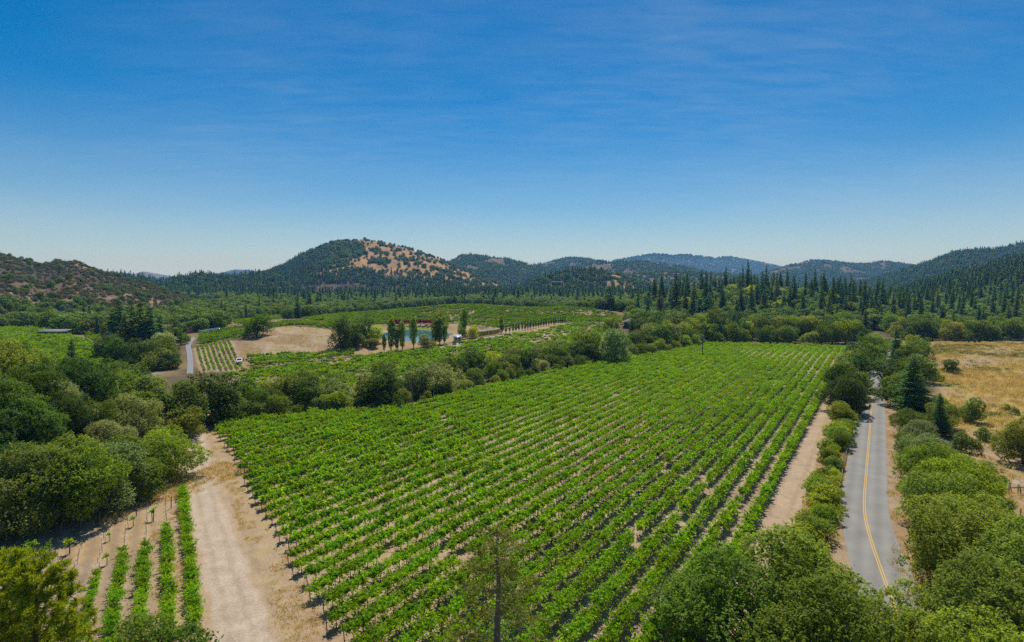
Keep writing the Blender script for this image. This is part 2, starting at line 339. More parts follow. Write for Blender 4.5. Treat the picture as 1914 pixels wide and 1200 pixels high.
# ------------------------------------------------------------------ plants: prototypes
def unit(v): return v / (np.linalg.norm(v, axis=-1, keepdims=True) + 1e-9)
def crown(seed, H, R, zc, rz, nclump, nleaf, lsize, cr=(.28, .46), flat=.9, up=.3, droop=0.0, col=False, sprig=0):
    """Leaves on the outer skin of many overlapping clumps; returns MB and the clump centres."""
    rg = np.random.default_rng(seed); mb = MB()
    d = unit(rg.normal(size=(nclump * 3, 3))); d = d[d[:, 2] > -.72][:nclump]
    rad = rg.uniform(.45, .86, (len(d), 1)) if not col else rg.uniform(.3, .8, (len(d), 1))
    cc = d * rad * np.array([R, R, rz]) + np.array([0, 0, zc])
    if not col:                                # a few big limbs of unequal reach carry the clumps
        nl = int(rg.integers(4, 7)); ld = unit(rg.normal(size=(nl, 3)) * [1, 1, .8] + [0, 0, .15]); lc = ld * rg.uniform(.32, .60, (nl, 1)); lr = rg.uniform(.34, .58, nl)
        lc = np.vstack([lc, [(.5 * math.cos(t), .5 * math.sin(t), -.42) for t in rg.random() * 6 + np.arange(3) * 2.1]]); lr = np.concatenate([lr, [.46, .46, .46]]); nl += 3
        w = rg.choice(nl, len(d), p=lr**2 / (lr**2).sum()); q = lc[w] + d * (lr[w] * rg.uniform(.55, 1.0, len(d)))[:, None]
        q[:, 2] = np.maximum(q[:, 2], -.86); cc = q * np.array([R, R, rz]) + np.array([0, 0, zc])
    if col: cc[:, 2] = rg.uniform(zc - rz * .92, zc + rz * .9, len(cc)); w = np.sqrt(np.clip(1 - ((cc[:, 2] - zc) / rz)**2, .05, 1))[:, None]; cc[:, :2] *= w
    rr = rg.uniform(cr[0], cr[1], len(d)) * R
    if col: rr *= np.clip(np.sqrt(np.clip(1 - ((cc[:, 2] - zc) / rz)**2, .15, 1)), .35, 1)
    p_ = rr**2 / (rr**2).sum(); k = rg.choice(len(cc), int(nleaf * 1.8), p=p_)
    dd = unit(rg.normal(size=(len(k), 3)) + np.array([0, 0, .18])); dd2 = dd.copy(); dd2[:, 2] *= flat
    lump = .84 + .34 * rg.random(len(k))**.6
    p = cc[k] + dd2 * rr[k, None] * lump[:, None]
    dist = np.linalg.norm((p[:, None] - cc[None]) * np.array([1, 1, 1 / flat]), axis=2) / rr[None]
    dist[np.arange(len(k)), k] = 9
    keep = (dist.min(1) > .80) | (rg.random(len(k)) < .10)
    keep &= p[:, 2] > .03 * H
    if sprig:                                  # short leafy shoots that stand out of the clumps
        ks = np.nonzero(keep)[0][:nleaf // sprig]; sd = unit(dd[ks] * .8 + np.array([0, 0, .45]) + rg.normal(size=(len(ks), 3)) * .45); sl = rg.uniform(.35, 1.0, len(ks)) * lsize * 2.6
        t = (np.arange(sprig) + .5) / sprig; pp = (p[ks] - dd[ks] * lsize * .6)[:, None] + sd[:, None] * (sl[:, None] * t[None])[..., None]
        pp = pp.reshape(-1, 3) + rg.normal(size=(len(ks) * sprig, 3)) * lsize * .28; ddr = np.repeat(dd[ks], sprig, 0); st = np.tile(t, len(ks)); kk = np.repeat(k[ks], sprig); ct = rg.random(len(cc))
        nr = unit(ddr * .45 + np.array([0, 0, .35 + up]) + rg.normal(size=pp.shape) * .55)
        if droop: pp[:, 2] -= droop * rg.random(len(pp)) * np.linalg.norm(pp[:, :2], axis=1) / R
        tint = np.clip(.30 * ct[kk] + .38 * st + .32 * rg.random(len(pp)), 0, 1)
        mb.leaves(pp, nr, lsize * rg.uniform(.6, 1.3, len(pp)), .6, tint, .14, rg)
        return mb, cc
    p, dd = p[keep][:nleaf], dd[keep][:nleaf]
    out = unit((p - np.array([0, 0, zc])) / np.array([R, R, rz]))
    nr = unit(dd * .7 + out * .35 + np.array([0, 0, up]) + rg.normal(size=p.shape) * .45)
    if droop: p[:, 2] -= droop * rg.random(len(p)) * np.linalg.norm(p[:, :2], axis=1) / R
    kk = k[keep][:nleaf]; ct = rg.random(len(cc))
    tint = np.clip(.5 * ct[kk] + .5 * rg.random(len(p)), 0, 1)
    mb.leaves(p, nr, lsize * rg.uniform(.65, 1.35, len(p)), .62, tint, .14, rg)
    return mb, cc
def trunk_mesh(seed, H, zc, targets, r0, nl=6, n=7, top=None):
    rg = np.random.default_rng(seed); mb = MB()
    th = top or zc * .62
    pts = np.array([(0, 0, -.25), (0, 0, .15), *[(rg.normal() * .05 * t * H / 8, rg.normal() * .05 * t * H / 8, th * t) for t in (.35, .7, 1.0)]])
    mb.tube(pts, [r0 * 1.45, r0 * 1.1, r0 * .9, r0 * .78, r0 * .62], n)
    idx = rg.permutation(len(targets))[:nl]
    for i in idx:
        a = pts[3] * (1 - .5 * rg.random()) + pts[4] * .5 * rg.random(); a = pts[3] + (pts[4] - pts[3]) * rg.random()
        b = np.array(targets[i]); m = (a + b) / 2 + np.array([0, 0, -.06 * H * rg.random()])
        mb.tube([a, a * .6 + m * .4 + np.array([0, 0, .02 * H]), m, m * .4 + b * .6, b], np.array([.5, .42, .3, .2, .07]) * r0, 5)
    return mb
PROTO = {}
def add_proto(key, crown_mb, trunk_mb, cmat, tmat, H, R):
    PROTO.setdefault(key, []).append((crown_mb.mesh(key + '_crown', cmat), trunk_mb.mesh(key + '_trunk', tmat, True) if trunk_mb else None, H, R))
def broad(key, seeds, H, R, zc, rz, nclump, nleaf, lsize, cmat='leaf', tmat='bark', r0=.2, **kw):
    for s in seeds:
        mb, cc = crown(s, H, R, zc, rz, nclump, nleaf, lsize, **kw)
        add_proto(key, mb, trunk_mesh(s + 500, H, zc, cc, r0), M[cmat], M[tmat], H, R)
broad('oak_near', (1, 2, 3, 4), 9, 4.6, 4.5, 4.3, 80, 30000, .22, r0=.24, cr=(.17, .32), sprig=6)
broad('willow_near', (5, 6), 9, 3.8, 4.4, 4.4, 70, 26000, .20, r0=.2, cr=(.17, .32), sprig=6, droop=.8, up=.05, tmat='bark_grey')
broad('oak_mid', (11, 12, 13, 14, 15), 9, 4.4, 4.3, 4.5, 60, 8500, .37, r0=.22, cr=(.18, .34), sprig=4)
broad('willow_mid', (16, 17, 18), 9, 3.6, 4.3, 4.5, 56, 8000, .33, r0=.18, droop=.9, up=.05, cr=(.18, .34), sprig=4, tmat='bark_grey')
broad('oak_far', (21, 22, 23), 9, 4.3, 4.1, 4.6, 30, 1500, .85, r0=.22)
broad('shrub_near', (31, 32, 33), 2.4, 1.6, 1.05, 1.2, 34, 4200, .15, r0=.05, cr=(.18, .34), sprig=6)
broad('shrub_far', (34, 35), 2.6, 1.9, 1.2, 1.35, 12, 260, .55, r0=.06)
broad('poplar', (41, 42, 43), 12, 1.25, 6.6, 5.8, 46, 2600, .42, r0=.16, cr=(.42, .7), col=True, flat=1.3, up=.05)
broad('cypress_column', (44,), 5, .33, 2.6, 2.5, 22, 420, .26, cmat='needle', r0=.05, cr=(.6, .95), col=True, flat=1.5, up=.05)
broad('myrtle', (45, 46), 4.2, 1.7, 2.9, 1.35, 20, 900, .34, cmat='myrtle', r0=.09)

def conifer(key, seeds, H, R, levels, per, nsub, lsize, tmat='bark', sparse=0.0, bare=.10, twist=.28, cmat='needle', dens=1.0, jag=.25):
    for sd in seeds:
        rg = np.random.default_rng(sd); mb = MB(); tk = MB()
        tk.tube([(0, 0, -.3), (0, 0, H * .3), (rg.normal() * .01 * H, rg.normal() * .01 * H, H * .65), (0, 0, H * .985)], np.array([.030, .021, .011, .002]) * H * .62, 6)
        P_, N_, A_, S_, T_ = [], [], [], [], []
        for i in range(levels):
            f = bare + (1 - bare) * (i + .3 * rg.random()) / levels
            z = f * H; Lb = R * ((1 - f) / (1 - bare))**.78 * (1 if f > bare + .12 else .8)
            for j in range(per):
                if rg.random() < sparse: continue
                az = rg.random() * 6.283; L = max(Lb * rg.uniform(1 - jag * 1.6, 1 + jag * .6), .15)
                dv = np.array([math.cos(az), math.sin(az), 0]); dr = rg.uniform(.12, .42) if f < .75 else rg.uniform(-.5, .1)
                m = max(3, int(nsub * L / R)); t = (np.arange(m) + rg.random(m)) / m; t = t**.75
                sag = -dr * L * t + .12 * L * t * t
                c = np.array([0, 0, z]) + dv * (L * t)[:, None] + np.stack([t * 0, t * 0, sag], 1)
                side = np.cross(dv, [0, 0, 1]); w = (.34 * L * (1 - t * .75) + .10 * R) * rg.uniform(-1, 1, m)
                c = c + side * w[:, None] + np.array([0, 0, -1]) * (np.abs(w) * twist + rg.random(m) * .12 * lsize)[:, None]
                P_.append(c); N_.append(unit(np.array([0, 0, 1.0]) + dv * .55 + rg.normal(size=(m, 3)) * .42))
                A_.append(unit(dv + side * np.sign(w)[:, None] * .9 + rg.normal(size=(m, 3)) * .3)); S_.append(lsize * rg.uniform(.7, 1.3, m) * (1 - .45 * f))
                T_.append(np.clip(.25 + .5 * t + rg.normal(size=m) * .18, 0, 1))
                if sparse > .2 or key == 'fir_near':
                    tk.tube([(0, 0, z), np.array([0, 0, z]) + dv * L * .5 + [0, 0, -dr * L * .5], np.array([0, 0, z]) + dv * L * .95 + [0, 0, -dr * L * .9]], np.array([.012, .007, .002]) * H * .22, 4)
        mb.leaves(np.concatenate(P_), np.concatenate(N_), np.concatenate(S_), .55, np.concatenate(T_), .10, rg, np.concatenate(A_))
        add_proto(key, mb, tk, M[cmat], M[tmat], H, R)
conifer('fir_near', (51, 52), 14, 3.3, 40, 9, 48, .42)
conifer('fir_mid', (53, 54, 55, 56), 16, 3.1, 30, 8, 22, .80)
conifer('fir_far', (57, 58, 59), 16, 2.9, 20, 7, 9, 1.6)
conifer('fir_far', (62, 63), 16, 4.0, 17, 8, 9, 1.8, jag=.45)
conifer('burnt_far', (60, 61), 9, 1.6, 9, 4, 4, 1.0, tmat='bark_grey', cmat='burnt', sparse=.1)

def sparse_fir(seed, H, R):
    """The thin-foliaged conifer that rises into the bottom of the picture: bare grey branches and olive sprays."""
    rg = np.random.default_rng(seed); mb = MB(); tk = MB()
    tk.tube([(0, 0, -.3), (.05, 0, H * .35), (-.06, .05, H * .7), (.03, 0, H * .9), (0, 0, H)], [.27, .2, .11, .045, .012], 9)
    P_, N_, T_ = [], [], []
    for i in range(118):
        f = .16 + .83 * (i / 118)**.9; z = f * H; L = R * (1.03 - f)**.62 * rg.uniform(.35, 1.1); az = rg.random() * 6.283
        dv = np.array([math.cos(az), math.sin(az), 0]); s = np.linspace(0, 1, 5); rise = rg.uniform(-.10, .35)
        bp = np.array([0, 0, z]) + dv * (L * s)[:, None] + np.array([0, 0, 1]) * (rise * L * s - .35 * L * s * s)[:, None]
        tk.tube(bp, np.array([.035, .026, .018, .01, .004]) * (1.25 - f), 4)
        for q in range(int(8 * L / R) + 3):
            t = rg.uniform(.38, 1); b0 = np.array([np.interp(t, s, bp[:, k]) for k in range(3)]); a2 = az + rg.choice([-1, 1]) * rg.uniform(.5, 1.2)
            tl = rg.uniform(.3, .95) * (1.15 - .5 * t); d2 = np.array([math.cos(a2), math.sin(a2), rg.uniform(-.5, .15)])
            tk.tube([b0, b0 + d2 * tl * .5, b0 + d2 * tl], [.010, .007, .003], 3)
            m = int(26 * rg.uniform(.25, 1.2)); tt = rg.random(m)
            P_.append(b0 + d2 * (tl * tt)[:, None] + rg.normal(size=(m, 3)) * .11); N_.append(unit(rg.normal(size=(m, 3)) + [0, 0, .6])); T_.append(rg.random(m))
    mb.leaves(np.concatenate(P_), np.concatenate(N_), .17 * rg.uniform(.6, 1.4, len(np.concatenate(P_))), .34, np.concatenate(T_), .1, rg)
    add_proto('sparse_fir', mb, tk, M['needle'], M['bark_grey'], H, R)
sparse_fir(71, 13.5, 5.2)
def pine(seed, H, R):
    """Long-needled pine: upturned branches that end in brushes of needles."""
    rg = np.random.default_rng(seed); mb = MB(); tk = MB()
    tk.tube([(0, 0, -.3), (0.05, 0, H * .4), (0, .06, H * .75), (0, 0, H * .97)], [.26, .2, .12, .03], 8)
    C, D = [], []
    for i in range(130):
        f = .30 + .68 * i / 130; z = f * H; L = R * (1.05 - f)**.55 * rg.uniform(.45, 1.1); az = i * 2.4 + rg.normal() * .3; dv = np.array([math.cos(az), math.sin(az), 0]); s = np.linspace(0, 1, 6)
        bp = np.array([0, 0, z]) + dv * (L * s)[:, None] + np.array([0, 0, 1]) * (-.12 * L * s + .55 * L * s**2.2)[:, None]
        tk.tube(bp, np.array([.06, .045, .034, .024, .016, .008]) * (1.3 - f), 5)
        for q in range(7):
            t = rg.uniform(.45, 1) if q else 1.0; b0 = np.array([np.interp(t, s, bp[:, k]) for k in range(3)])
            d2 = unit(dv * .55 + np.array([0, 0, .75]) + rg.normal(size=3) * .45); e = b0 + d2 * rg.uniform(.2, .7)
            tk.tube([b0, (b0 + e) / 2 + [0, 0, -.03], e], [.014, .011, .008], 3); C.append(e); D.append(d2)
    C = np.array(C); D = np.array(D); per = 60
    k = np.repeat(np.arange(len(C)), per); dr = unit(D[k] * .9 + rg.normal(size=(len(k), 3)) * .62); ln = rg.uniform(.20, .34, len(k))
    base = C[k] - D[k] * (rg.random(len(k)) * .30)[:, None]
    nr = unit(np.cross(dr, rg.normal(size=(len(k), 3)))); ct = rg.random(len(C))
    mb.leaves(base + dr * (ln * .5)[:, None], nr, ln * 1.15, .13, np.clip(.2 + .6 * ct[k] * rg.random(len(k)) + .25 * rg.random(len(k)), 0, 1), .0, rg, dr)
    add_proto('pine', mb, tk, M['pine'], M['bark'], H, R)
pine(81, 15.0, 4.2)

def vine(key, seeds, nsh, lps, lsize, trunk=True, L0=1.0, wide=1.0, mat='vine'):
    """A cordon-trained vine along local X: trunk, two arms and arching leafy shoots."""
    for sd in seeds:
        rg = np.random.default_rng(sd); mb = MB(); tk = MB()
        tk.tube([(0, 0, -.1), (.03, .02, .35), (-.03, -.02, .7), (0, 0, .95)], [.055, .042, .036, .034], 6)
        for s in (-1, 1): tk.tube([(0, 0, .93), (s * .3, .02, 1.02), (s * .75 * wide, 0, 1.0)], [.03, .025, .015], 5)
        P_, N_, T_, S_ = [], [], [], []
        for i in range(nsh):
            x0 = rg.uniform(-.8, .8) * wide; az = rg.choice([-1, 1]) * (math.pi / 2 + rg.normal() * .75); L = L0 * rg.uniform(.65, 1.35); rise = rg.uniform(.25, 1.15)
            s = (np.arange(lps) + rg.random(lps)) / lps; hor = L * s * rg.uniform(.35, .85)
            z = 1.0 + rise * L * s * .9 - (.25 + .55 * rg.random()) * L * s * s
            c = np.stack([x0 + math.cos(az) * hor, math.sin(az) * hor, z], 1) + rg.normal(size=(lps, 3)) * .065
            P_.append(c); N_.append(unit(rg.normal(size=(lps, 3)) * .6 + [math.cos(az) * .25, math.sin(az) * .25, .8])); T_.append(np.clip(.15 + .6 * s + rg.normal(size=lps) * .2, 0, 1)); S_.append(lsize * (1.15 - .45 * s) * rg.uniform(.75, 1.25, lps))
        mb.leaves(np.concatenate(P_), np.concatenate(N_), np.concatenate(S_), .9, np.concatenate(T_), .15, rg)
        add_proto(key, mb, tk, M[mat], M['bark'], 1.8, .9)
vine('vine_near', (91, 92, 93, 94, 95), 40, 20, .20, L0=1.22)
vine('vine_mid', (96, 97, 98, 99), 26, 11, .30, L0=1.22)
vine('vine_far', (101, 102, 103), 16, 6, .50, L0=1.25, mat='vine_dull')
vine('vine_young', (104, 105), 8, 14, .17, L0=.9, wide=.35)
def tufts(key, mat, n, h, w, r, seeds):
    for sd in seeds:
        rg = np.random.default_rng(sd); mb = MB()
        b = rg.normal(size=(n, 3)) * [r, r, 0]; d = unit(np.stack([rg.normal(size=n) * .4, rg.normal(size=n) * .4, np.ones(n)], 1)); ln = h * rg.uniform(.5, 1.2, n)
        mb.leaves(b + d * (ln * .5)[:, None], unit(np.cross(d, rg.normal(size=(n, 3)))), ln, w, rg.random(n), 0, rg, d)
        add_proto(key, mb, None, M[mat], None, h, r)
tufts('dry_tuft', 'dry', 34, .75, .10, .42, (111, 112)); tufts('green_tuft', 'green_grass', 34, .7, .12, .42, (113,)); tufts('weed_tuft', 'dry', 22, .28, .16, .24, (114, 115))

def plant(key, i, name, label, cat, x, y, z=None, sc=1.0, szz=None, rz=None, color=(1, 1, 1, 1), group=None, crown_name='crown', trunk_name='trunk'):
    """One individual: an Empty at its foot with a crown and a trunk of its own."""
    P_ = PROTO[key]; cme, tme, H, R = P_[i % len(P_)]
    z = hz(x, y) if z is None else z
    t = thing(name, label, cat, (x, y, z), float(RNG.random() * 6.283) if rz is None else rz, (sc, sc, sc if szz is None else szz), group)
    put(crown_name, cme, t, color=color)
    if tme is not None: put(trunk_name, tme, t)
    return t

# ------------------------------------------------------------------ masses nobody could count: one object whose points carry copies of a plant
def mass(name, label, cat, keys, x, y, z, sc, rot, color=(1, 1, 1, 1), group=None, pick=None):
    n = len(x)
    if n == 0: return None
    me = bpy.data.meshes.new(name); me.vertices.add(n)
    me.vertices.foreach_set('co', np.stack([x, y, z], 1).astype(np.float32).ravel())
    a = me.attributes.new('size', 'FLOAT_VECTOR', 'POINT'); sc = np.asarray(sc, float)
    if sc.ndim == 1: sc = np.stack([sc, sc, sc], 1)
    a.data.foreach_set('vector', sc.astype(np.float32).ravel())
    a = me.attributes.new('turn', 'FLOAT_VECTOR', 'POINT'); r3 = np.zeros((n, 3)); r3[:, 2] = rot; a.data.foreach_set('vector', r3.astype(np.float32).ravel())
    meshes = [m for k in keys for m in PROTO[k]]
    a = me.attributes.new('pick', 'INT', 'POINT'); a.data.foreach_set('value', (RNG.integers(0, len(meshes), n) if pick is None else pick).astype(np.int32))
    ng = bpy.data.node_groups.new(name, 'GeometryNodeTree')
    ng.interface.new_socket('Geometry', in_out='INPUT', socket_type='NodeSocketGeometry'); ng.interface.new_socket('Geometry', in_out='OUTPUT', socket_type='NodeSocketGeometry')
    gi = ng.nodes.new('NodeGroupInput'); go = ng.nodes.new('NodeGroupOutput')
    ip = ng.nodes.new('GeometryNodeInstanceOnPoints'); ip.inputs['Pick Instance'].default_value = True
    jn = ng.nodes.new('GeometryNodeJoinGeometry')
    for cme, tme, H, R in meshes:
        src = SRC.get(cme.name)
        if src is None:
            src = bpy.data.objects.new('source_of_' + cme.name, cme); SRC[cme.name] = src
        oi = ng.nodes.new('GeometryNodeObjectInfo'); oi.transform_space = 'ORIGINAL'; oi.inputs[0].default_value = src; oi.inputs['As Instance'].default_value = False
        gt = ng.nodes.new('GeometryNodeGeometryToInstance'); ng.links.new(oi.outputs['Geometry'], gt.inputs[0]); ng.links.new(gt.outputs[0], jn.inputs[0])
    def attr(nm, ty):
        q = ng.nodes.new('GeometryNodeInputNamedAttribute'); q.data_type = ty; q.inputs[0].default_value = nm; return q.outputs[0]
    ng.links.new(gi.outputs[0], ip.inputs['Points']); ng.links.new(jn.outputs[0], ip.inputs['Instance'])
    ng.links.new(attr('pick', 'INT'), ip.inputs['Instance Index']); ng.links.new(attr('size', 'FLOAT_VECTOR'), ip.inputs['Scale'])
    ng.links.new(attr('turn', 'FLOAT_VECTOR'), ip.inputs['Rotation']); ng.links.new(ip.outputs[0], go.inputs[0])
    o = put(name, me, color=color); md = o.modifiers.new('copies', 'NODES'); md.node_group = ng
    return tag(o, label, cat, group, 'stuff')
SRC = {}

# ------------------------------------------------------------------ layout of the valley floor
LEFT_EDGE = [(-4, 31), (-15.7, 49.4), (-62, 119)]
BIG = [(-4, 31), (-15.7, 49.4), (-62, 119), (-27, 132), (-11, 154), (23, 197), (76, 251), (95, 271), (120, 268), xy_of(292, -12.4), xy_of(34, -12.4)]
LEFT_ROAD = [(-14.0, 33), (-24.2, 50.5), (-35.5, 68), (-49, 89), (-66, 117), (-72, 127)]        # pale dirt road along the vineyard's end
# other vineyards: photo outline of the block, then a row seen in it (two photo points), row spacing, vine spacing, vine height scale
FIELDS = {
    'strip':   ([(415,706),(452,699),(560,686),(660,671),(740,662),(850,648),(945,632),(1040,614),(1085,606),(1150,612),(1170,640),(1040,672),(900,690),(760,715),(640,735),(520,757),(470,750)], ((452,699),(940,632)), 2.6, 1.5, 1.0),
    'striped': ([(365,650),(432,636),(455,692),(379,696)], ((366,650),(379,694)), 1.62, 1.0, .52),
    'under':   ([(462,669),(560,665),(662,660),(664,667),(560,681),(474,689)], ((470,680),(662,664)), 2.5, 1.4, .95),
    'bench':   ([(374,622),(420,617),(462,611),(466,631),(430,637),(372,649)], ((374,630),(462,614)), 2.4, 1.4, .9),
    'corner':  ([(436,604),(462,598),(524,590),(526,597),(500,602),(445,609)], ((436,604),(524,592)), 2.4, 1.4, .9),
    'behind':  ([(505,607),(540,602),(572,602),(640,612),(636,618),(560,611),(500,611)], ((505,608),(640,615)), 2.4, 1.4, .9),
    'mound':   ([(562,598),(650,588),(720,583),(790,576),(850,572),(905,571),(960,577),(1010,577),(1080,578),(1140,586),(1165,596),(1168,604),(1090,604),(1040,604),(950,618),(905,612),(850,606),(760,607),(680,608),(640,607)], ((600,600),(900,585)), 2.5, 1.4, 1.0),
    'west':    ([(-60,612),(0,617),(60,616),(120,628),(150,636),(215,668),(252,692),(262,716),(200,735),(100,740),(-60,720)], ((0,640),(215,690)), 2.5, 1.5, 1.0),
    'grove':   ([(157,625),(178,625),(194,640),(192,648),(160,634)], ((157,628),(192,644)), 2.5, 1.5, .9),
    'east':    ([(1592,652),(1660,640),(1690,644),(1640,662),(1600,668)], ((1600,660),(1680,643)), 2.6, 1.5, 1.0),
    'edge':    ([(1762,633),(1914,630),(1980,630),(1980,636),(1762,637)], ((1762,636),(1914,634)), 2.5, 1.5, 1.0),
}
FW = {k: hits(v[0]) for k, v in FIELDS.items()}
KNOLL = hits([(450,650),(470,628),(500,612),(560,611),(640,618),(680,625),(712,648),(730,656),(660,664),(560,672),(470,688),(452,694)])
MEADOW = [xy_of(60, 11), xy_of(120, 12.5), xy_of(200, 15), xy_of(300, 18), (215, 289), (300, 290), (420, 292), (330, 60), (60, 20)]
DRIVE = hits([(355,699),(356,680),(354,660),(351,648),(357,638),(361,631)])
LANE = hits([(150,634),(170,642),(190,655),(215,668),(240,684),(262,692),(296,698)])
FARM = hits([(640,606),(610,604),(575,600),(545,605),(510,600),(470,606),(440,611),(420,615)])
SHEDWAY = hits([(820,652),(870,640),(905,632),(940,627),(960,624)])
TRACKW = hits([(1815,884),(1850,891),(1880,897),(1914,905),(1960,915)])
POLE_BED = hits([(640,664),(720,652),(800,645),(850,636),(900,620),(862,604),(820,606),(760,607),(690,610),(680,640)])
CYPRESS_BED = hits([(938,628),(1060,606),(1066,600),(1010,604),(945,615)])

def gold_hill(x, y, px, up):
    """Where the big hill is open golden grass: its right flank and crest, broken by wooded gullies."""
    a = fbm(x / 95, y / 190, 81, 4) * .62 + fbm(x / 26, y / 40, 82, 3) * .38
    return sstep(.50, .56, a + .17 * sstep(600, 850, px) - .10 * sstep(640, 560, px) + .05 * sstep(.5, .9, up)) * sstep(.26, .42, up + .20 * sstep(720, 880, px))
def ground_colour(x, y):
    n = len(x); r = np.hypot(x, y); u, v = uv_of(x, y)
    n1 = fbm(x / 9, y / 9, 1); n2 = fbm(x / 2.6, y / 2.6, 2); n3 = fbm(x / 45, y / 45, 3); n4 = fbm(x / 1.1, y / 1.1, 4, 3)
    col = np.empty((n, 3))
    def lerp(a, b, t): return np.asarray(a) * (1 - t[:, None]) + np.asarray(b) * t[:, None]
    LIT, GOLD, SOIL, DIRT = np.array((.135, .105, .058)), np.array((.40, .275, .10)), np.array((.40, .285, .20)), np.array((.47, .35, .225))
    col[:] = lerp(LIT, (.26, .19, .085), sstep(.42, .62, n1 * .6 + n3 * .4))
    def lay(c, m):
        nonlocal col
        m = np.clip(m, 0, 1); col = col * (1 - m[:, None]) + np.asarray(c) * m[:, None]
    # hills
    rz, idx, up = ridge_z(x, y)
    px = CX + FP * x / np.maximum(y, 1)
    h1 = fbm(x / 70, y / 110, 21, 4); h2 = fbm(x / 22, y / 30, 22, 3)
    hill = sstep(2, 14, rz)
    lay(lerp((.085, .072, .045), (.16, .125, .075), sstep(.4, .65, h2)), hill)
    g = (idx == 0) * gold_hill(x, y, px, up)
    lay(lerp((.47, .285, .115), (.33, .195, .085), sstep(.42, .62, h2)), g * .95)
    c_ = (idx == 1)
    lay(lerp((.10, .078, .052), (.185, .13, .08), sstep(.35, .65, h1)), c_ * hill)
    lay((.36, .275, .185), c_ * sstep(.54, .64, h2 * .45 + fbm(x / 8, y / 11, 23, 3) * .55) * sstep(.40, .55, h1) * .8)
    lay((.42, .27, .12), (idx == 11) * sstep(1125, 1150, px) * sstep(.40, .5, h2) * .9)
    lay((.22, .155, .085), np.isin(idx, (4, 5, 6)) * sstep(.66, .70, h1) * .7)
    lay((.17, .12, .085), (idx == 12) * .8)
    lay((.42, .29, .14), (idx == 8) * (np.abs(px - 1622) < 17) * sstep(.86, .94, up))
    lay((.36, .26, .13), (idx == 10) * sstep(.60, .66, h2) * .8)
    # knoll, pond banks, meadow
    pf = pond_f(x, y)
    dk = poly_dist(KNOLL, x, y, True); ik = inside(KNOLL, x, y)
    lay(lerp((.36, .255, .145), (.46, .36, .245), sstep(.35, .6, n1)), np.where(ik, 1, 1 - sstep(0, 6, dk)))
    lay((.34, .30, .10), np.where(ik, sstep(.62, .70, n1) * .5, 0))
    for pb in (POLE_BED, CYPRESS_BED): lay(lerp((.38, .265, .14), (.44, .325, .20), sstep(.35, .6, n1)), np.where(inside(pb, x, y), 1, 1 - sstep(0, 4, poly_dist(pb, x, y, True))))
    lay((.23, .26, .045), (1 - sstep(1.22, 1.4, pf)) * sstep(322, 332, y) )
    im = inside(MEADOW, x, y)
    mcol = lerp((.47, .345, .105), (.31, .285, .07), sstep(.45, .62, fbm(x / 24, y / 14, 31, 4)))
    mcol = mcol * (1 - sstep(.52, .64, fbm(x / 17, y / 11, 33, 4))[:, None]) + np.array((.40, .30, .155)) * sstep(.52, .64, fbm(x / 17, y / 11, 33, 4))[:, None]
    w = sstep(150, 95, u - .35 * v)                                    # bare, trampled end of the meadow
    mcol = mcol * (1 - w[:, None]) + lerp((.42, .31, .175), (.36, .25, .115), sstep(.4, .6, n1)) * w[:, None]
    lay(mcol, np.where(im, 1, 1 - sstep(0, 3, poly_dist(MEADOW, x, y, True))))
    # vineyard soil
    fg = lerp(SOIL, (.47, .36, .26), sstep(.4, .65, n2 * .6 + n1 * .4))
    for k, p in FW.items():
        c = fg if k not in ('bench', 'behind', 'mound') else lerp((.30, .25, .12), (.40, .30, .20), sstep(.4, .6, n1))
        lay(c, np.where(inside(p, x, y), 1, 1 - sstep(0, 1.5, poly_dist(p, x, y, True))))
    lay(fg, np.where(inside(BIG, x, y), 1, 1 - sstep(0, 2.0, poly_dist(BIG, x, y, True))))
    # left: bare ground round the small block, then the road
    dl = poly_dist(LEFT_ROAD, x, y); b = (poly_dist([(-40, 55), (-47, 74), (-62, 70)], x, y))
    lm = (y > 20) & (y < 135) & (x < -5)
    edge = sstep(13, 10.0, np.abs(dl)) ; near_block = sstep(30, 24, poly_dist([(-20, 35), (-38, 62), (-52, 78)], x, y))
    bankf = 1 - sstep(.2, 1.0, bank_z(x, y))
    lay(lerp((.40, .285, .175), (.47, .355, .24), sstep(.35, .62, n2)), lm * np.maximum(edge, near_block) * bankf)
    lay((.44, .30, .11), lm * sstep(.52, .62, n1) * .55 * sstep(3.2, 4.2, dl) * bankf * (x < -30))
    be, bw = (x + 27.6) * -.524 + (y - 49.6) * .852, (x + 27.6) * -.852 + (y - 49.6) * -.524       # furrows between the rows of the small block
    fur = .5 + .5 * np.cos(2 * math.pi * (bw / 2.05 + .5 + .06 * (n2 - .5)))
    lay((.315, .235, .165), lm * (be > -6) * (be < 46 - .9 * bw / 2.05) * (bw > -1.2) * (bw < 25) * sstep(.55, .95, fur + (n4 - .5) * .5) * .75)
    lay((.50, .40, .30), lm * (be > -6) * (be < 44 - .9 * bw / 2.05) * (bw > -1.2) * (bw < 25) * sstep(.30, .05, fur + (n4 - .5) * .3) * .5)
    lay(lerp((.43, .315, .19), DIRT, n2), lm * sstep(6.6, 5.6, dl + (n1 - .5) * 2.5))
    lay((.53, .43, .325), lm * sstep(2.4, 1.7, dl + (n2 - .5) * 1.6))
    lay((.40, .33, .15), lm * sstep(.55, .66, n4) * sstep(2.6, 3.2, dl) * sstep(6.4, 5.0, dl) * .6)
    sd_ = np.interp(y, [p[1] for p in LEFT_ROAD], [p[0] for p in LEFT_ROAD]) - x
    lay((.40, .31, .215), lm * np.maximum(sstep(.5, .15, np.abs(sd_ - 1.1 + (n2 - .5) * .8)), sstep(.5, .15, np.abs(sd_ + .9 + (n2 - .5) * .8))) * .45)
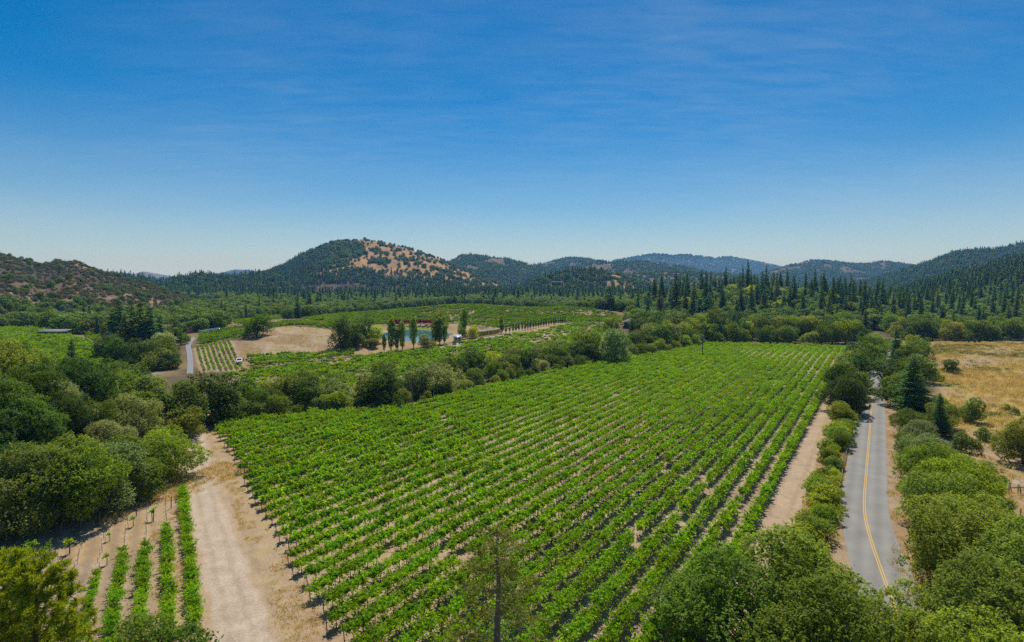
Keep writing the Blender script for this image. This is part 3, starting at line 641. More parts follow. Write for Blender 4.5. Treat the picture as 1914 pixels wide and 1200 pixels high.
    lay((.37, .285, .18), lm * sstep(.45, .1, np.abs(sd_ + 3.4 + (n2 - .5) * .9)) * .5); lay((.36, .27, .17), lm * sstep(.45, .1, np.abs(sd_ - 3.6 + (n2 - .5) * .9)) * .5)
    # right: dirt track, its wheel ruts, the verge and the shoulders of the road
    rm = (u > 20) & (u < 300)
    vj = v + (n2 - .5) * .9
    lay(lerp((.43, .32, .205), (.52, .40, .285), n2), rm * (vj > -12.2) * (vj < -8.3))
    lay((.39, .285, .165), rm * np.maximum(sstep(.45, .15, np.abs(v + 10.1 + (n4 - .5) * .3)), sstep(.3, .1, np.abs(v + 8.9 + (n4 - .5) * .4))) * .7)
    lay(lerp((.33, .26, .12), (.42, .33, .22), sstep(.4, .6, n1)), rm * (vj > -8.3) * (vj < -4.2))
    lay(lerp((.40, .30, .20), (.36, .24, .13), sstep(.4, .6, n2)), rm * (vj > -5.4) * (vj < 3.2))
    # lanes and drives
    for pl, wd, c in ((LANE, 1.2, (.27, .265, .26)), (FARM, 2.0, (.45, .35, .25)), (SHEDWAY, 2.2, (.42, .39, .36)), (TRACKW, 1.3, (.45, .365, .285))):
        lay(c, sstep(wd + .6, wd - .2, poly_dist(pl, x, y)))
    col *= (.74 + .22 * n4)[:, None] * np.array((1.0, .955, .90))
    return np.clip(col, .01, .9)

# ------------------------------------------------------------------ ground: one sheet to the horizon
ang = np.concatenate([np.linspace(-50, 50, 561), np.linspace(52.5, 307.5, 103)]); ang = np.radians(ang); NA = len(ang)
rad = np.concatenate([[0.0, 8, 16, 24, 30], np.geomspace(34, 8200, 660)]); NR = len(rad)
GX = rad[:, None] * np.sin(ang)[None]; GY = rad[:, None] * np.cos(ang)[None]
GZ = height(GX, GY)
i = np.arange(NR - 1)[:, None] * NA; j = np.arange(NA)[None]; j2 = (j + 1) % NA
gq = np.stack([i + j, i + j2, i + NA + j2, i + NA + j], -1).reshape(-1, 4)[:, ::-1]
gm = MB().add(np.stack([GX, GY, GZ], -1).reshape(-1, 3), gq).mesh('ground', [])
gc = ground_colour(GX.ravel(), GY.ravel())
ca = gm.attributes.new('earth', 'FLOAT_COLOR', 'POINT'); ca.data.foreach_set('color', np.concatenate([gc, np.ones((len(gc), 1))], 1).astype(np.float32).ravel())
gm.polygons.foreach_set('use_smooth', np.ones(len(gm.polygons), bool))
m, nt, out = new_mat('earth_and_dry_grass')
at = nd(nt, 'ShaderNodeAttribute', attribute_name='earth'); ge = nd(nt, 'ShaderNodeNewGeometry')
na = nd(nt, 'ShaderNodeTexNoise', {0: ge.outputs['Position'], 'Scale': 4.5, 'Detail': 9.0, 'Roughness': .72})
nb = nd(nt, 'ShaderNodeTexNoise', {0: ge.outputs['Position'], 'Scale': .7, 'Detail': 6.0, 'Roughness': .65})
v1 = nd(nt, 'ShaderNodeMapRange', {0: na.outputs[0], 1: .3, 2: .7, 3: .66, 4: 1.28}); v2 = nd(nt, 'ShaderNodeMapRange', {0: nb.outputs[0], 1: .3, 2: .7, 3: .86, 4: 1.12})
vv = nd(nt, 'ShaderNodeMath', {0: v1.outputs[0], 1: v2.outputs[0]}, operation='MULTIPLY')
cm = nd(nt, 'ShaderNodeHueSaturation', {'Value': vv.outputs[0], 'Color': at.outputs['Color']})
bp = nd(nt, 'ShaderNodeBump', {'Strength': .4, 'Distance': .08, 'Height': na.outputs[0]})
pb = nd(nt, 'ShaderNodeBsdfPrincipled', {'Base Color': cm.outputs[0], 'Roughness': .95, 'Specular IOR Level': .15, 'Normal': bp.outputs[0]})
nt.links.new(pb.outputs[0], out.inputs[0]); gm.materials.append(m)
tag(put('ground', gm), 'dry valley floor with its fields and the hills around it', None, None, 'structure')
_ac = np.maximum.accumulate((GZ[5:, :561] - CH) / rad[5:, None], axis=0)
def shows(x, y, ztop, slack=0.0):
    """True where a plant top at (x, y) is not hidden by the ground in front of it."""
    r = np.hypot(x, y); a = np.degrees(np.arctan2(x, y)); ai = np.clip(((a + 50) / 100 * 560).round().astype(int), 0, 560)
    ri = np.clip(np.searchsorted(rad[5:], r) - 3, 0, len(rad) - 6)
    return ((ztop - CH) / r > _ac[ri, ai] - slack) & (np.abs(a) < 45.5)

# ------------------------------------------------------------------ road, painted lines
def ribbon(name, pts, w0, w1, dz, mat, step=2.0, ztop=None, label=None, parent=None):
    """A strip of road surface that follows the ground; w0, w1 are offsets to either side of the line."""
    p = np.array(pts, float); seg = np.hypot(*np.diff(p, axis=0).T); s = np.concatenate([[0], np.cumsum(seg)]); q = np.arange(0, s[-1], step)
    from_s = lambda t: np.stack([np.interp(t, s, p[:, 0]), np.interp(t, s, p[:, 1])], 1)
    c = from_s(q)
    for _ in range(4): c[1:-1] = (c[:-2] + 2 * c[1:-1] + c[2:]) / 4
    t = np.gradient(c, axis=0); t /= np.linalg.norm(t, axis=1, keepdims=True); nn = np.stack([t[:, 1], -t[:, 0]], 1)
    k = 5 if w1 - w0 > 1 else 2
    off = np.linspace(w0, w1, k); xy = c[:, None] + nn[:, None] * off[None, :, None]
    z = height(xy[..., 0], xy[..., 1]) + dz
    if k > 2: z = np.broadcast_to(np.max(z, axis=1, keepdims=True), z.shape)
    i_ = np.arange(len(c) - 1)[:, None] * k; j_ = np.arange(k - 1)[None]
    qd = np.stack([i_ + j_, i_ + j_ + 1, i_ + k + j_ + 1, i_ + k + j_], -1).reshape(-1, 4)
    o = put(name, MB().add(np.concatenate([xy, z[..., None]], -1).reshape(-1, 3), qd).mesh(name, mat), parent)
    return o
m, nt, out = new_mat('asphalt'); M['asphalt'] = m
ge = nd(nt, 'ShaderNodeNewGeometry'); na = nd(nt, 'ShaderNodeTexNoise', {0: ge.outputs['Position'], 'Scale': 14.0, 'Detail': 6.0, 'Roughness': .7}); nb = nd(nt, 'ShaderNodeTexNoise', {0: ge.outputs['Position'], 'Scale': .35, 'Detail': 4.0})
sx = nd(nt, 'ShaderNodeVectorMath', {0: ge.outputs['Position'], 1: (UY, -UX, 0)}, operation='DOT_PRODUCT')   # across the road: wheel paths worn paler
wp = nd(nt, 'ShaderNodeMath', {0: nd(nt, 'ShaderNodeMath', {0: sx.outputs['Value'], 1: 3.6}, operation='MULTIPLY').outputs[0]}, operation='SINE')
f1 = nd(nt, 'ShaderNodeMapRange', {0: na.outputs[0], 1: .3, 2: .7, 3: .82, 4: 1.18}); f2 = nd(nt, 'ShaderNodeMapRange', {0: nb.outputs[0], 1: .3, 2: .7, 3: .88, 4: 1.1}); f3 = nd(nt, 'ShaderNodeMapRange', {0: wp.outputs[0], 1: -1.0, 2: 1.0, 3: .90, 4: 1.07})
ff = nd(nt, 'ShaderNodeMath', {0: nd(nt, 'ShaderNodeMath', {0: f1.outputs[0], 1: f2.outputs[0]}, operation='MULTIPLY').outputs[0], 1: f3.outputs[0]}, operation='MULTIPLY')
cm = nd(nt, 'ShaderNodeHueSaturation', {'Value': ff.outputs[0], 'Color': (.238, .226, .200, 1)})
pb = nd(nt, 'ShaderNodeBsdfPrincipled', {'Base Color': cm.outputs[0], 'Roughness': .88, 'Specular IOR Level': .25}); nt.links.new(pb.outputs[0], out.inputs[0])
M['yellow'] = solid('yellow_road_paint', (.62, .36, .045), .7, (.48, .30, .07), 3)
M['edge_paint'] = solid('worn_white_road_paint', (.265, .255, .235), .8, (.22, .21, .192), 2)
M['gravel'] = solid('pale_gravel', (.43, .40, .37), .95, (.33, .30, .27), 1.2, coords='Generated')
M['lane'] = solid('grey_gravel_lane', (.27, .275, .29), .95, (.20, .20, .21), .8, coords='Object')
ROAD_V = -2.05
RL = [xy_of(u, ROAD_V + 4.2 * sstep(92, 48, u) + 6 * sstep(185, 330, u)) for u in np.arange(18, 330, 4.0)]
road = tag(ribbon('road', RL, -2.75, 2.75, .03, M['asphalt']), 'grey two-lane asphalt road beside the vineyard', None, None, 'structure')
for off in (-.16, .06): ribbon('yellow_line', RL, off, off + .11, .036, M['yellow'], parent=road)
for off in (-2.62, 2.52): ribbon('edge_line', RL, off, off + .10, .036, M['edge_paint'], parent=road)
tag(ribbon('gravel_drive', DRIVE, -.95, .95, .10, M['lane'], 3), 'grey gravel drive running up between the striped vines and oaks', None, None, 'structure')

# pond
mb = MB(); th = np.linspace(0, 2 * math.pi, 97)[:-1]; ring = []
for t in th:
    lo, hi_ = 0.2, 2.0
    c, s_ = math.cos(POND_A), math.sin(POND_A); a, b = math.cos(t) * POND_R[0], math.sin(t) * POND_R[1]
    dx, dy = a * c - b * s_, a * s_ + b * c
    k = 1.03 / float(pond_f(np.array(POND_C[0] + dx), np.array(POND_C[1] + dy))); ring.append((POND_C[0] + dx * k, POND_C[1] + dy * k, POND_Z))
mb.add([(POND_C[0], POND_C[1], POND_Z)] + ring, [(0, 1 + q, 1 + (q + 1) % 96) for q in range(96)])
m, nt, out = new_mat('pond_water'); ge = nd(nt, 'ShaderNodeNewGeometry'); na = nd(nt, 'ShaderNodeTexNoise', {0: ge.outputs['Position'], 'Scale': 1.6, 'Detail': 3.0})
bp = nd(nt, 'ShaderNodeBump', {'Strength': .12, 'Distance': .05, 'Height': na.outputs[0]})
pb = nd(nt, 'ShaderNodeBsdfPrincipled', {'Base Color': (.025, .17, .20, 1), 'Roughness': .06, 'IOR': 1.33, 'Normal': bp.outputs[0]}); nt.links.new(pb.outputs[0], out.inputs[0])
tag(put('pond_water', mb.mesh('pond_water', m)), 'small teal irrigation pond behind the poplars', None, None, 'structure')

# ------------------------------------------------------------------ vines
def rows_in(poly, d, spacing, step, jit=.12, drop=.03, x_extra=None, seed=3):
    rg = np.random.default_rng(seed); p = np.array(poly); d = np.array(d, float); d /= np.linalg.norm(d); n = np.array([d[1], -d[0]])
    a, b = p @ d, p @ n; X, Y, R_ = [], [], []
    for r, bv in enumerate(np.arange(b.max() - spacing * .4, b.min(), -spacing)):
        t = np.arange(a.min(), a.max(), step) + rg.uniform(0, step); t = t + rg.normal(size=len(t)) * jit
        xy = t[:, None] * d + (bv + rg.normal(size=(len(t), 1)) * jit * .5) * n
        k = inside(poly, xy[:, 0], xy[:, 1]) & (rg.random(len(t)) > drop)
        X.append(xy[k, 0]); Y.append(xy[k, 1]); R_.append(np.full(k.sum(), r))
    return np.concatenate(X), np.concatenate(Y), np.concatenate(R_)
ROWA = math.atan2(UY, UX)
bx, by, br = rows_in(BIG, (UX, UY), 2.62, 1.22, drop=.012, seed=5)
gap = (fbm(bx / 7, by / 7, 77, 3) > .78) & (RNG.random(len(bx)) < .75)
bx, by, br = bx[~gap], by[~gap], br[~gap]
dist = np.hypot(bx, by); qx, qy = pix(bx, by, .8)
cand = np.nonzero((qy < 1215) & (qx > -10) & (qx < 1930))[0]; cand = cand[np.argsort(dist[cand])][:225]
sel = np.zeros(len(bx), bool); sel[cand] = True
cnt = {}
for k in sorted(cand, key=lambda k: (br[k], by[k])):
    r = int(br[k]) + 1; cnt[r] = cnt.get(r, 0) + 1; sc = RNG.uniform(.9, 1.15)
    plant('vine_near', int(RNG.integers(5)), 'grape_vine', 'leafy vine, roadside row %s, %s up from its near end' % (nth(r), nth(cnt[r])), 'vine',
          bx[k], by[k], 0.0, sc * 1.0, sc * RNG.uniform(.95, 1.15), ROWA + RNG.choice([0, math.pi]) + RNG.normal() * .08, group='vines of the big vineyard', crown_name='foliage')
ob = ~sel; nearv = ob & (dist < 120); midv = ob & ~nearv
def vine_mass(name, label, keys, x, y, rot, s=1.0, lean=.16):
    n = len(x); sc = s * RNG.uniform(.85, 1.2, n); s3 = np.stack([sc, sc, sc * RNG.uniform(.8, 1.12, n)], 1)
    mass(name, label, 'vines', keys, x, y, height(x, y) - .02, s3, rot + RNG.choice([0, math.pi], n) + RNG.normal(size=n) * .1)
def vine_field_stuff():
    x, y = bx[ob], by[ob]; far_ = dist[ob] > 120; n = len(x)
    nn, nm = len(PROTO['vine_near']), len(PROTO['vine_mid'])
    pk = np.where(far_, nn + RNG.integers(0, nm, n), RNG.integers(0, nn, n)); sc = RNG.uniform(.88, 1.18, n)
    sc = sc * (.80 + .38 * fbm(x / 11, y / 11, 78, 3))
    s3 = np.stack([sc * 1.05, sc * (.92 + .04 * sstep(60, 150, np.hypot(x, y))), sc * RNG.uniform(.95, 1.15, n)], 1)
    mass('vineyard_foliage', 'dense rows of green vines filling the rest of the big vineyard', 'vines', ['vine_near', 'vine_mid'], x, y, np.zeros(n), s3, ROWA + RNG.choice([0, math.pi], n) + RNG.normal(size=n) * .08, pick=pk)
vine_field_stuff()
# trunks of the vines whose feet can be seen, as one mass of stems
def stems(name, label, x, y, h, r, mat):
    b = MB(); b.tube([(0, 0, -.1), (.02, .01, h * .5), (0, 0, h)], [r, r * .85, r * .7], 5); key = name + '_stem'
    add_proto(key, b, None, mat, None, h, r); mass(name, label, 'stems', [key], x, y, height(x, y), np.ones(len(x)), RNG.random(len(x)) * 6)
ns = ob & (dist < 150)
stems('vine_stems', 'thin dark trunks under the rows of the big vineyard', bx[ns], by[ns], .95, .045, M['bark'])
M['post'] = solid('weathered_post_wood', (.19, .155, .12), .9, (.10, .08, .062), 9, bump=.4)
def post_mesh(h, r):
    b = MB(); b.tube([(0, 0, -.3), (0, 0, h * .5), (.015, .01, h - .02), (.015, .01, h)], [r, r, r * .95, r * .8], 7); b.add([(.015 + r * .8 * math.cos(t), .01 + r * .8 * math.sin(t), h) for t in np.arange(7) * 2 * math.pi / 7], [tuple(range(7))])
    return b.mesh('row_post', M['post'])
pm = post_mesh(1.4, .042)
# an end post at the foot of every row along the dirt road
ends = {}
for k in range(len(bx)):
    r = int(br[k]); u_ = bx[k] * UX + by[k] * UY
    if r not in ends or u_ < ends[r][0]: ends[r] = (u_, bx[k], by[k])
c = 0
for r in sorted(ends, key=lambda r: ends[r][2]):
    u_, x, y = ends[r]
    if poly_dist(LEFT_EDGE, np.array([x]), np.array([y]))[0] > 2.5 or y < 46: continue
    c += 1; x -= UX * .95; y -= UY * .95
    o = put('row_post', pm, None, (x, y, hz(x, y)), float(RNG.random()), (1, 1, RNG.uniform(.85, 1.05))); o.rotation_euler[1] = -.10
    tag(o, 'wooden end post along the left dirt road, %s up from the bottom edge' % nth(c), 'post', 'end posts of the big vineyard')

# the small block on the left of the dirt road: leafy rows, then bare stakes and end posts
E = np.array([-.524, .852]); W = np.array([-.852, -.524]); O = np.array([-27.6, 49.6])
leafy = {0: (0.0, 39.0, .0), 1: (-.5, 24.5, .0), 2: (0, 19.5, .03), 3: (0, 19.5, .08), 4: (2, 14.5, .12), 5: (3, 12.5, .2), 6: (4, 9.5, .3), 7: (5, 9, .4)}
sx_, sy_, sr_ = [], [], []
word = ['nearest the dirt road', 'second from the dirt road', 'third from the dirt road', 'fourth from the dirt road', 'fifth from the dirt road', 'sixth from the dirt road', 'seventh from the dirt road', 'eighth from the dirt road']
for k, (t0, t1, dr) in leafy.items():
    c = 0
    for t in np.arange(t0, 44 - k * .9, 1.35):
        p = O + W * 2.05 * k + E * t + RNG.normal(size=2) * .08; q = pix(p[0], p[1], .8)
        if q[1] > 1230 or q[0] < -10: continue
        if t < t1 and RNG.random() > dr:
            c += 1; edge = .75 if t > t1 - 3 or k > 3 else 1.0; sc = RNG.uniform(.72, .92) * edge
            plant('vine_near', int(RNG.integers(5)), 'grape_vine', 'left block vine, row %s, %s from its lower end' % (word[k], nth(c)), 'vine', p[0], p[1], None, sc, None, math.atan2(E[1], E[0]) + RNG.choice([0, math.pi]), group='vines of the small block', crown_name='foliage')
        else: sx_.append(p[0]); sy_.append(p[1]); sr_.append(k)
for k in (8, 9, 10, 11):
    for t in np.arange(6, 38 - k * 1.0, 1.35):
        p = O + W * 2.05 * k + E * t + RNG.normal(size=2) * .08; sx_.append(p[0]); sy_.append(p[1]); sr_.append(k)
for n_, (px_, py_, sc) in enumerate([(60, 1046, 1.5), (93, 1041, .95), (130, 1036, 1.25), (284, 976, 1.1), (249, 985, .95), (205, 1015, .75), (200, 1058, .9)]):
    x, y = hit(px_, py_)
    w_ = ['largest young vine at the left end of the bare stakes', 'small young vine between two larger ones on bare soil', 'spreading young vine on bare soil, third from the left edge', 'young vine standing by an end post among bare stakes', 'small young vine below the middle end post', 'tiny vine shoot half way down the bare stake rows', 'thin lone vine shoot lowest among the bare stakes'][n_]
    plant('vine_young', n_, 'young_vine', w_, 'vine', x, y, None, sc, None, group='young vines among stakes', crown_name='foliage')
stem_m = MB().tube([(0, 0, -.1), (.02, 0, .35), (.0, .02, .75)], [.022, .02, .016], 4).tube([(-.32, 0, .42), (0, .02, .5), (.3, 0, .44)], [.012, .016, .012], 4).mesh('vine_stake', M['post'])
for k, (x, y) in enumerate(zip(sx_, sy_)):
    q = pix(x, y, .3)
    if q[0] < 2 or q[1] > 1199 or inside([(0, 1200), (0, 1060), (60, 1050), (180, 1190), (180, 1200)], np.array(q[0]), np.array(q[1])): continue
    tag(put('vine_stake', stem_m, None, (x, y, hz(x, y)), math.atan2(E[1], E[0]) + RNG.normal() * .1, (1, 1, RNG.uniform(.8, 1.2))), 'bare leafless vine stake in the small left block, row %s from the dirt road' % nth(sr_[k] + 1), 'stake', 'bare stakes of the small block')
for n_, (px_, py_) in enumerate([(114, 1005), (151, 993), (186, 983), (220, 974), (255, 968), (287, 975), (320, 953)]):
    x, y = hit(px_, py_)
    tag(put('end_post', pm, None, (x, y, hz(x, y)), 0, (1.35, 1.35, 1.15)), 'wooden end post at the top of the bare rows, %s from the left' % nth(n_ + 1), 'post', 'end posts of the small block')

# vineyards beyond the creek
FLABEL = {'strip': 'sprawling vine rows between the creek trees and the dry knoll', 'striped': 'widely spaced dark vine rows on bare soil beside the gravel drive', 'under': 'narrow dark green vine block at the foot of the dry knoll',
          'bench': 'yellow-green vine block above the widely spaced striped rows', 'corner': 'small bright green vine block in front of the hillside woods', 'behind': 'pale green vine block behind the dry knoll',
          'mound': 'broad vineyard over the low hill behind the pond', 'west': 'vineyard on the left beyond the tree-covered bank', 'grove': 'small vine patch between the lane and the tall firs',
          'east': 'short vine rows beyond the far end of the road trees', 'edge': 'low vine rows along the far edge of the golden meadow'}
for n_, (k, (poly, (a, b), sp, st, hs_)) in enumerate(FIELDS.items()):
    A, B = hit(*a), hit(*b); d = (B[0] - A[0], B[1] - A[1])
    x, y, r = rows_in(FW[k], d, sp, st, drop=.02 if k != 'striped' else .06, seed=20 + n_)
    if k in ('mound', 'strip'):
        qx, qy = pix(x, y, height(x, y))
        thin = fbm(x / 16, y / 16, 90 + n_, 3) + (.11 * sstep(790, 860, qx) if k == 'mound' else .07 * sstep(850, 960, qx))
        keep = ~((thin > .56) & (RNG.random(len(x)) < .62)); x, y = x[keep], y[keep]
    vine_mass('vine_rows', FLABEL[k], ['vine_far'] if k not in ('striped', 'strip', 'under', 'west') else ['vine_mid', 'vine_far'], x, y, math.atan2(d[1], d[0]), hs_ * (1.12 if k not in ('striped',) else .95))

# ------------------------------------------------------------------ single trees
DARK, MIDG, OLIVE, GREY, YELL, BRI = (.038, .060, .016), (.064, .090, .020), (.090, .104, .028), (.112, .128, .066), (.150, .165, .020), (.096, .126, .022)
FIRD, FIRM, FIRG = (.026, .052, .024), (.042, .074, .028), (.062, .082, .044)
CW = {DARK: 'dark green', MIDG: 'mid green', OLIVE: 'olive green', GREY: 'grey-green', YELL: 'yellow-green', BRI: 'bright green', FIRD: 'very dark', FIRM: 'dark green', FIRG: 'grey-green'}
def col4(c, j=.12):
    f = RNG.uniform(1 - j, 1 + j); return (c[0] * f * RNG.uniform(.9, 1.1), c[1] * f, c[2] * f * RNG.uniform(.85, 1.15), 1)
TREES = []      # region key, species prototype, name, category, x, y, height, radius, colour, special label, tz
def tree(region, key, x, y, h, r, c, label=None, name=None, cat='tree', z=None): TREES.append((region, key, x, y, h, r, c, label, name, cat, z))
def tree_p(region, key, px, py, h, r, c, label=None, **kw):
    x, y = hit(px, py); tree(region, key, x, y, h, r, c, label, **kw)
def pickc(cs): return cs[int(RNG.integers(len(cs)))]
def poisson(poly, n, dmin, seed):
    rg = np.random.default_rng(seed); p = np.array(poly); lo, hi_ = p.min(0), p.max(0); out_ = np.zeros((0, 2))
    c = rg.uniform(lo, hi_, (n * 60, 2)); c = c[inside(poly, c[:, 0], c[:, 1])]
    for q in c:
        if len(out_) >= n: break
        if len(out_) == 0 or np.min((out_[:, 0] - q[0])**2 + (out_[:, 1] - q[1])**2) > dmin * dmin: out_ = np.vstack([out_, q])
    return out_

# creek belt between the big vineyard and the vineyards behind it
FR = np.array([(-58, 121), (-43, 127.5), (-27, 134), (-10, 156.5), (24, 199.5), (52, 228), (77, 253.5), (92, 272)]); sg = np.concatenate([[0], np.cumsum(np.hypot(*np.diff(FR, axis=0).T))])
def belt(row, off, sp, h0, h1, rf, cols, keys):
    for s in np.arange(2, sg[-1] - 2, sp):
        s = s + RNG.uniform(-.3, .3) * sp; a = np.array([np.interp(s, sg, FR[:, 0]), np.interp(s, sg, FR[:, 1])]); b = np.array([np.interp(s + 1, sg, FR[:, 0]), np.interp(s + 1, sg, FR[:, 1])])
        t = (b - a) / (np.linalg.norm(b - a) + 1e-6)
        if np.linalg.norm(b - a) < .1: continue
        p = a + np.array([-t[1], t[0]]) * (off + RNG.uniform(-1.5, 1.5)); big = 1 + .30 * sstep(120, 190, s)
        h = RNG.uniform(h0, h1) * big; c = pickc(cols); k = pickc(keys) if c not in (GREY,) else 'willow_mid'
        tree(row, k, p[0], p[1], h, h * rf * RNG.uniform(.85, 1.2), c)
belt('belt1', 2.2, 4.6, 2.6, 5.2, .62, [MIDG, OLIVE, OLIVE, GREY, BRI, DARK], ['oak_mid', 'willow_mid'])
belt('belt2', 8.0, 6.2, 5.5, 9.0, .52, [DARK, DARK, MIDG, MIDG, OLIVE, GREY, GREY], ['oak_mid', 'oak_mid', 'willow_mid'])
belt('belt3', 15.5, 7.2, 6.5, 9.5, .50, [DARK, MIDG, MIDG, OLIVE, YELL, GREY], ['oak_mid', 'willow_mid'])
tree_p('big', 'willow_mid', 1150, 681, 13.5, 6.2, GREY, 'tall grey-green willow bulging over the vineyard edge from the creek belt')
tree_p('big', 'oak_mid', 1095, 676, 12.5, 5.5, MIDG, 'broad rounded oak beside the tall grey-green willow in the creek belt')
tree_p('big', 'oak_mid', 715, 762, 9.5, 5.2, DARK, 'dark rounded oak in the creek belt just left of the leaning pole')
tree_p('big', 'willow_mid', 822, 741, 8.6, 4.4, GREY, 'grey-green willow in the creek belt to the right of the leaning pole')
# dark oaks where the creek belt meets the bank
for px, py, h, r, c, lb in [(330, 806, 9.5, 5.6, DARK, 'dark oak at the left end of the creek trees above the dirt road'), (385, 795, 11, 6.4, DARK, 'largest dark oak standing over the far end of the dirt road'),
                            (432, 789, 8.5, 4.6, MIDG, 'round oak at the far left corner of the big vineyard'), (466, 783, 7, 3.6, DARK, 'narrow dark oak right of the vineyard corner'),
                            (290, 795, 9, 5.2, MIDG, 'wide mid-green oak behind the bank, left of the darkest oak'), (255, 775, 8, 5, OLIVE, 'olive-green oak low behind the bank by the left vineyard'), (225, 760, 7, 4.5, BRI, 'bright leafy tree at the lower corner of the left vineyard'),
                            (352, 822, 6, 3.6, OLIVE, 'low olive tree below the darkest oaks by the dirt road')]:
    tree_p('corner', 'oak_mid', px, py, h, r, c, lb)
# the tree-covered bank on the left
for px, py, h, r, c, lb in [(316, 893, 8.4, 5.0, BRI, 'bright rounded oak overhanging the bend of the dirt road'), (250, 926, 8.8, 5.0, MIDG, 'second oak along the dirt road edge, left of the bright rounded oak'),
                            (198, 950, 9.6, 5.2, GREY, 'grey-green tree on the bank edge above the bare vine stakes'), (136, 974, 10.2, 5.4, BRI, 'big green tree on the bank edge with shade falling on the stakes'),
                            (76, 990, 10.5, 5.4, OLIVE, 'olive tree on the bank edge above the young vines'), (16, 996, 10.5, 5.6, GREY, 'pale grey-green tree at the left edge of the picture, lowest on the bank')]:
    tree_p('front', 'willow_near' if c == GREY else 'oak_near', px, py, h, r, c, lb)
for k, q in enumerate(poisson([(-58, 70), (-64, 96), (-74, 118), (-96, 132), (-140, 128), (-150, 95), (-100, 70)], 120, 4.3, 4)):
    h = RNG.uniform(5.6, 9.4); c = pickc([OLIVE, DARK, MIDG, GREY, DARK, DARK]); tree('bank', 'oak_near' if q[1] < 100 and c != GREY else ('willow_near' if c == GREY else 'oak_mid'), q[0], q[1], h, h * RNG.uniform(.48, .62), c)
tree('x', 'fir_near', (134 - CX) * 148 / FP, 148, 14.5, 3.4, FIRD, 'lone dark fir standing in front of the left vineyard', 'fir_tree', z=1.2)
# grove between the lane and the gravel drive
for px, py, h, r, c in [(222, 651, 21, 6.0, FIRD), (246, 655, 19, 6.0, FIRM), (262, 660, 20, 6.4, FIRM), (280, 660, 18.5, 6.0, FIRD), (234, 662, 16, 5.4, FIRG), (300, 652, 14, 4.6, FIRM), (208, 648, 15, 5, FIRD)]: tree_p('grovefir', 'fir_mid', px, py, h, r, c, name='fir_tree')
for px, py, h, r, c in [(200, 672, 9, 5, DARK), (228, 680, 10, 5.5, DARK), (262, 688, 10, 6, DARK), (285, 692, 9, 5.5, OLIVE), (300, 680, 9, 5.2, MIDG), (316, 690, 6, 3.6, DARK), (337, 645, 8, 3.8, DARK), (312, 648, 9, 4.6, OLIVE), (298, 662, 9, 5.2, GREY), (208, 660, 8, 5, DARK), (310, 670, 8, 4.6, DARK)]:
    tree_p('grove', 'oak_mid', px, py, h, r, c)
LE = hits([(0, 613), (60, 613), (118, 624), (150, 628), (200, 640), (340, 622), (372, 618), (420, 610), (440, 602), (520, 588), (520, 577), (420, 590), (300, 600), (200, 600), (0, 596)])
for q in poisson(LE, 46, 8.5, 9):
    fir = RNG.random() < .22; h = RNG.uniform(6.5, 10)
    if fir: tree('westfir', 'fir_mid', q[0], q[1], h * 1.7, h * .32, pickc([FIRM, FIRG, FIRD]), None, 'fir_tree')
    else: tree('west', 'oak_far', q[0], q[1], h, h * .52, pickc([DARK, MIDG, DARK, OLIVE, MIDG]))
# knoll and pond
tree_p('x', 'oak_mid', 480, 628, 10.2, 5.6, (.05, .085, .016), 'single round dark tree on the left shoulder of the dry knoll')
for px, py, h, r, c, lb in [(637, 653, 13, 4.6, DARK, 'dark upright tree at the left of the pond grove casting shade on the knoll'), (660, 645, 11, 5, MIDG, 'rounded tree in the middle of the pond grove'), (682, 636, 11.5, 4.6, DARK, 'tallest dark oak at the back of the pond grove'),
                            (668, 648, 7, 4, DARK, 'low dark tree in front of the pond grove'), (697, 640, 8, 4, YELL, 'yellow-green tree at the pond edge of the grove'), (692, 650, 5, 3.6, OLIVE, 'low pale bush at the right foot of the pond grove'),
                            (824, 616, 14, 5.2, BRI, 'tall bright green tree at the right end of the pond'), (799, 650, 6.4, 3.6, OLIVE, 'round dull-green bush between the poplars below the pond'), (864, 634, 5.4, 2.4, MIDG, 'compact green bush just right of the white shed'),
                            (862, 621, 6, 2.3, YELL, 'small yellow-green tree above the compact bush by the shed'), (884, 632, 6, 3.3, YELL, 'round yellow-green bush at the left end of the rose hedge')]:
    tree_p('pond', 'oak_mid', px, py, h, r, c, lb)
for n_, (px, py, h, r) in enumerate([(718, 658, 7.5, .8), (731, 657, 15, 1.7), (742, 656, 10.5, 1.2), (752, 655, 13, 1.5), (773, 651, 14.5, 1.5), (814, 645, 11.5, 1.7), (822, 644, 12, 1.7), (831, 643, 9.5, 1.1), (868, 622, 13, 1.6)]):
    tree_p('poplar', 'poplar', px, py, h, r, BRI if n_ != 0 else OLIVE, ['short thin dull poplar, leftmost of the poplars by the pond', 'tallest leafy poplar in front of the left end of the pond', 'slim short poplar, third from the left below the pond', 'bent poplar, fourth from the left below the pond', 'tall narrow poplar standing alone before the middle of the pond', 'left one of three poplars clustered at the right of the pond', 'middle one of three poplars clustered at the right of the pond', 'slimmest of three poplars clustered at the right of the pond', 'tall dark poplar behind the white shed'][n_], name='poplar_tree')
for n_, px in enumerate([729, 738, 747, 756, 765.5, 775.6, 785.6, 795, 804]):
    tree_p('myrtle', 'myrtle', px, 609, 4.0, 1.75, (1, 1, 1), 'small red-flowering tree on the far bank of the pond, %s from the left' % nth(n_ + 1), name='flowering_tree')
for n_, (px, py, h) in enumerate([(937, 624, 8.5), (946, 623, 4.5)]): tree_p('x', 'cypress_column', px, py, h, h * .11, FIRD, ['tall dark cypress at the right end of the rose hedge', 'short dark cypress right of the tall one by the hedge'][n_], name='cypress_tree')
ca_, cb_ = np.array(hit(953, 622)), np.array(hit(1056, 604))
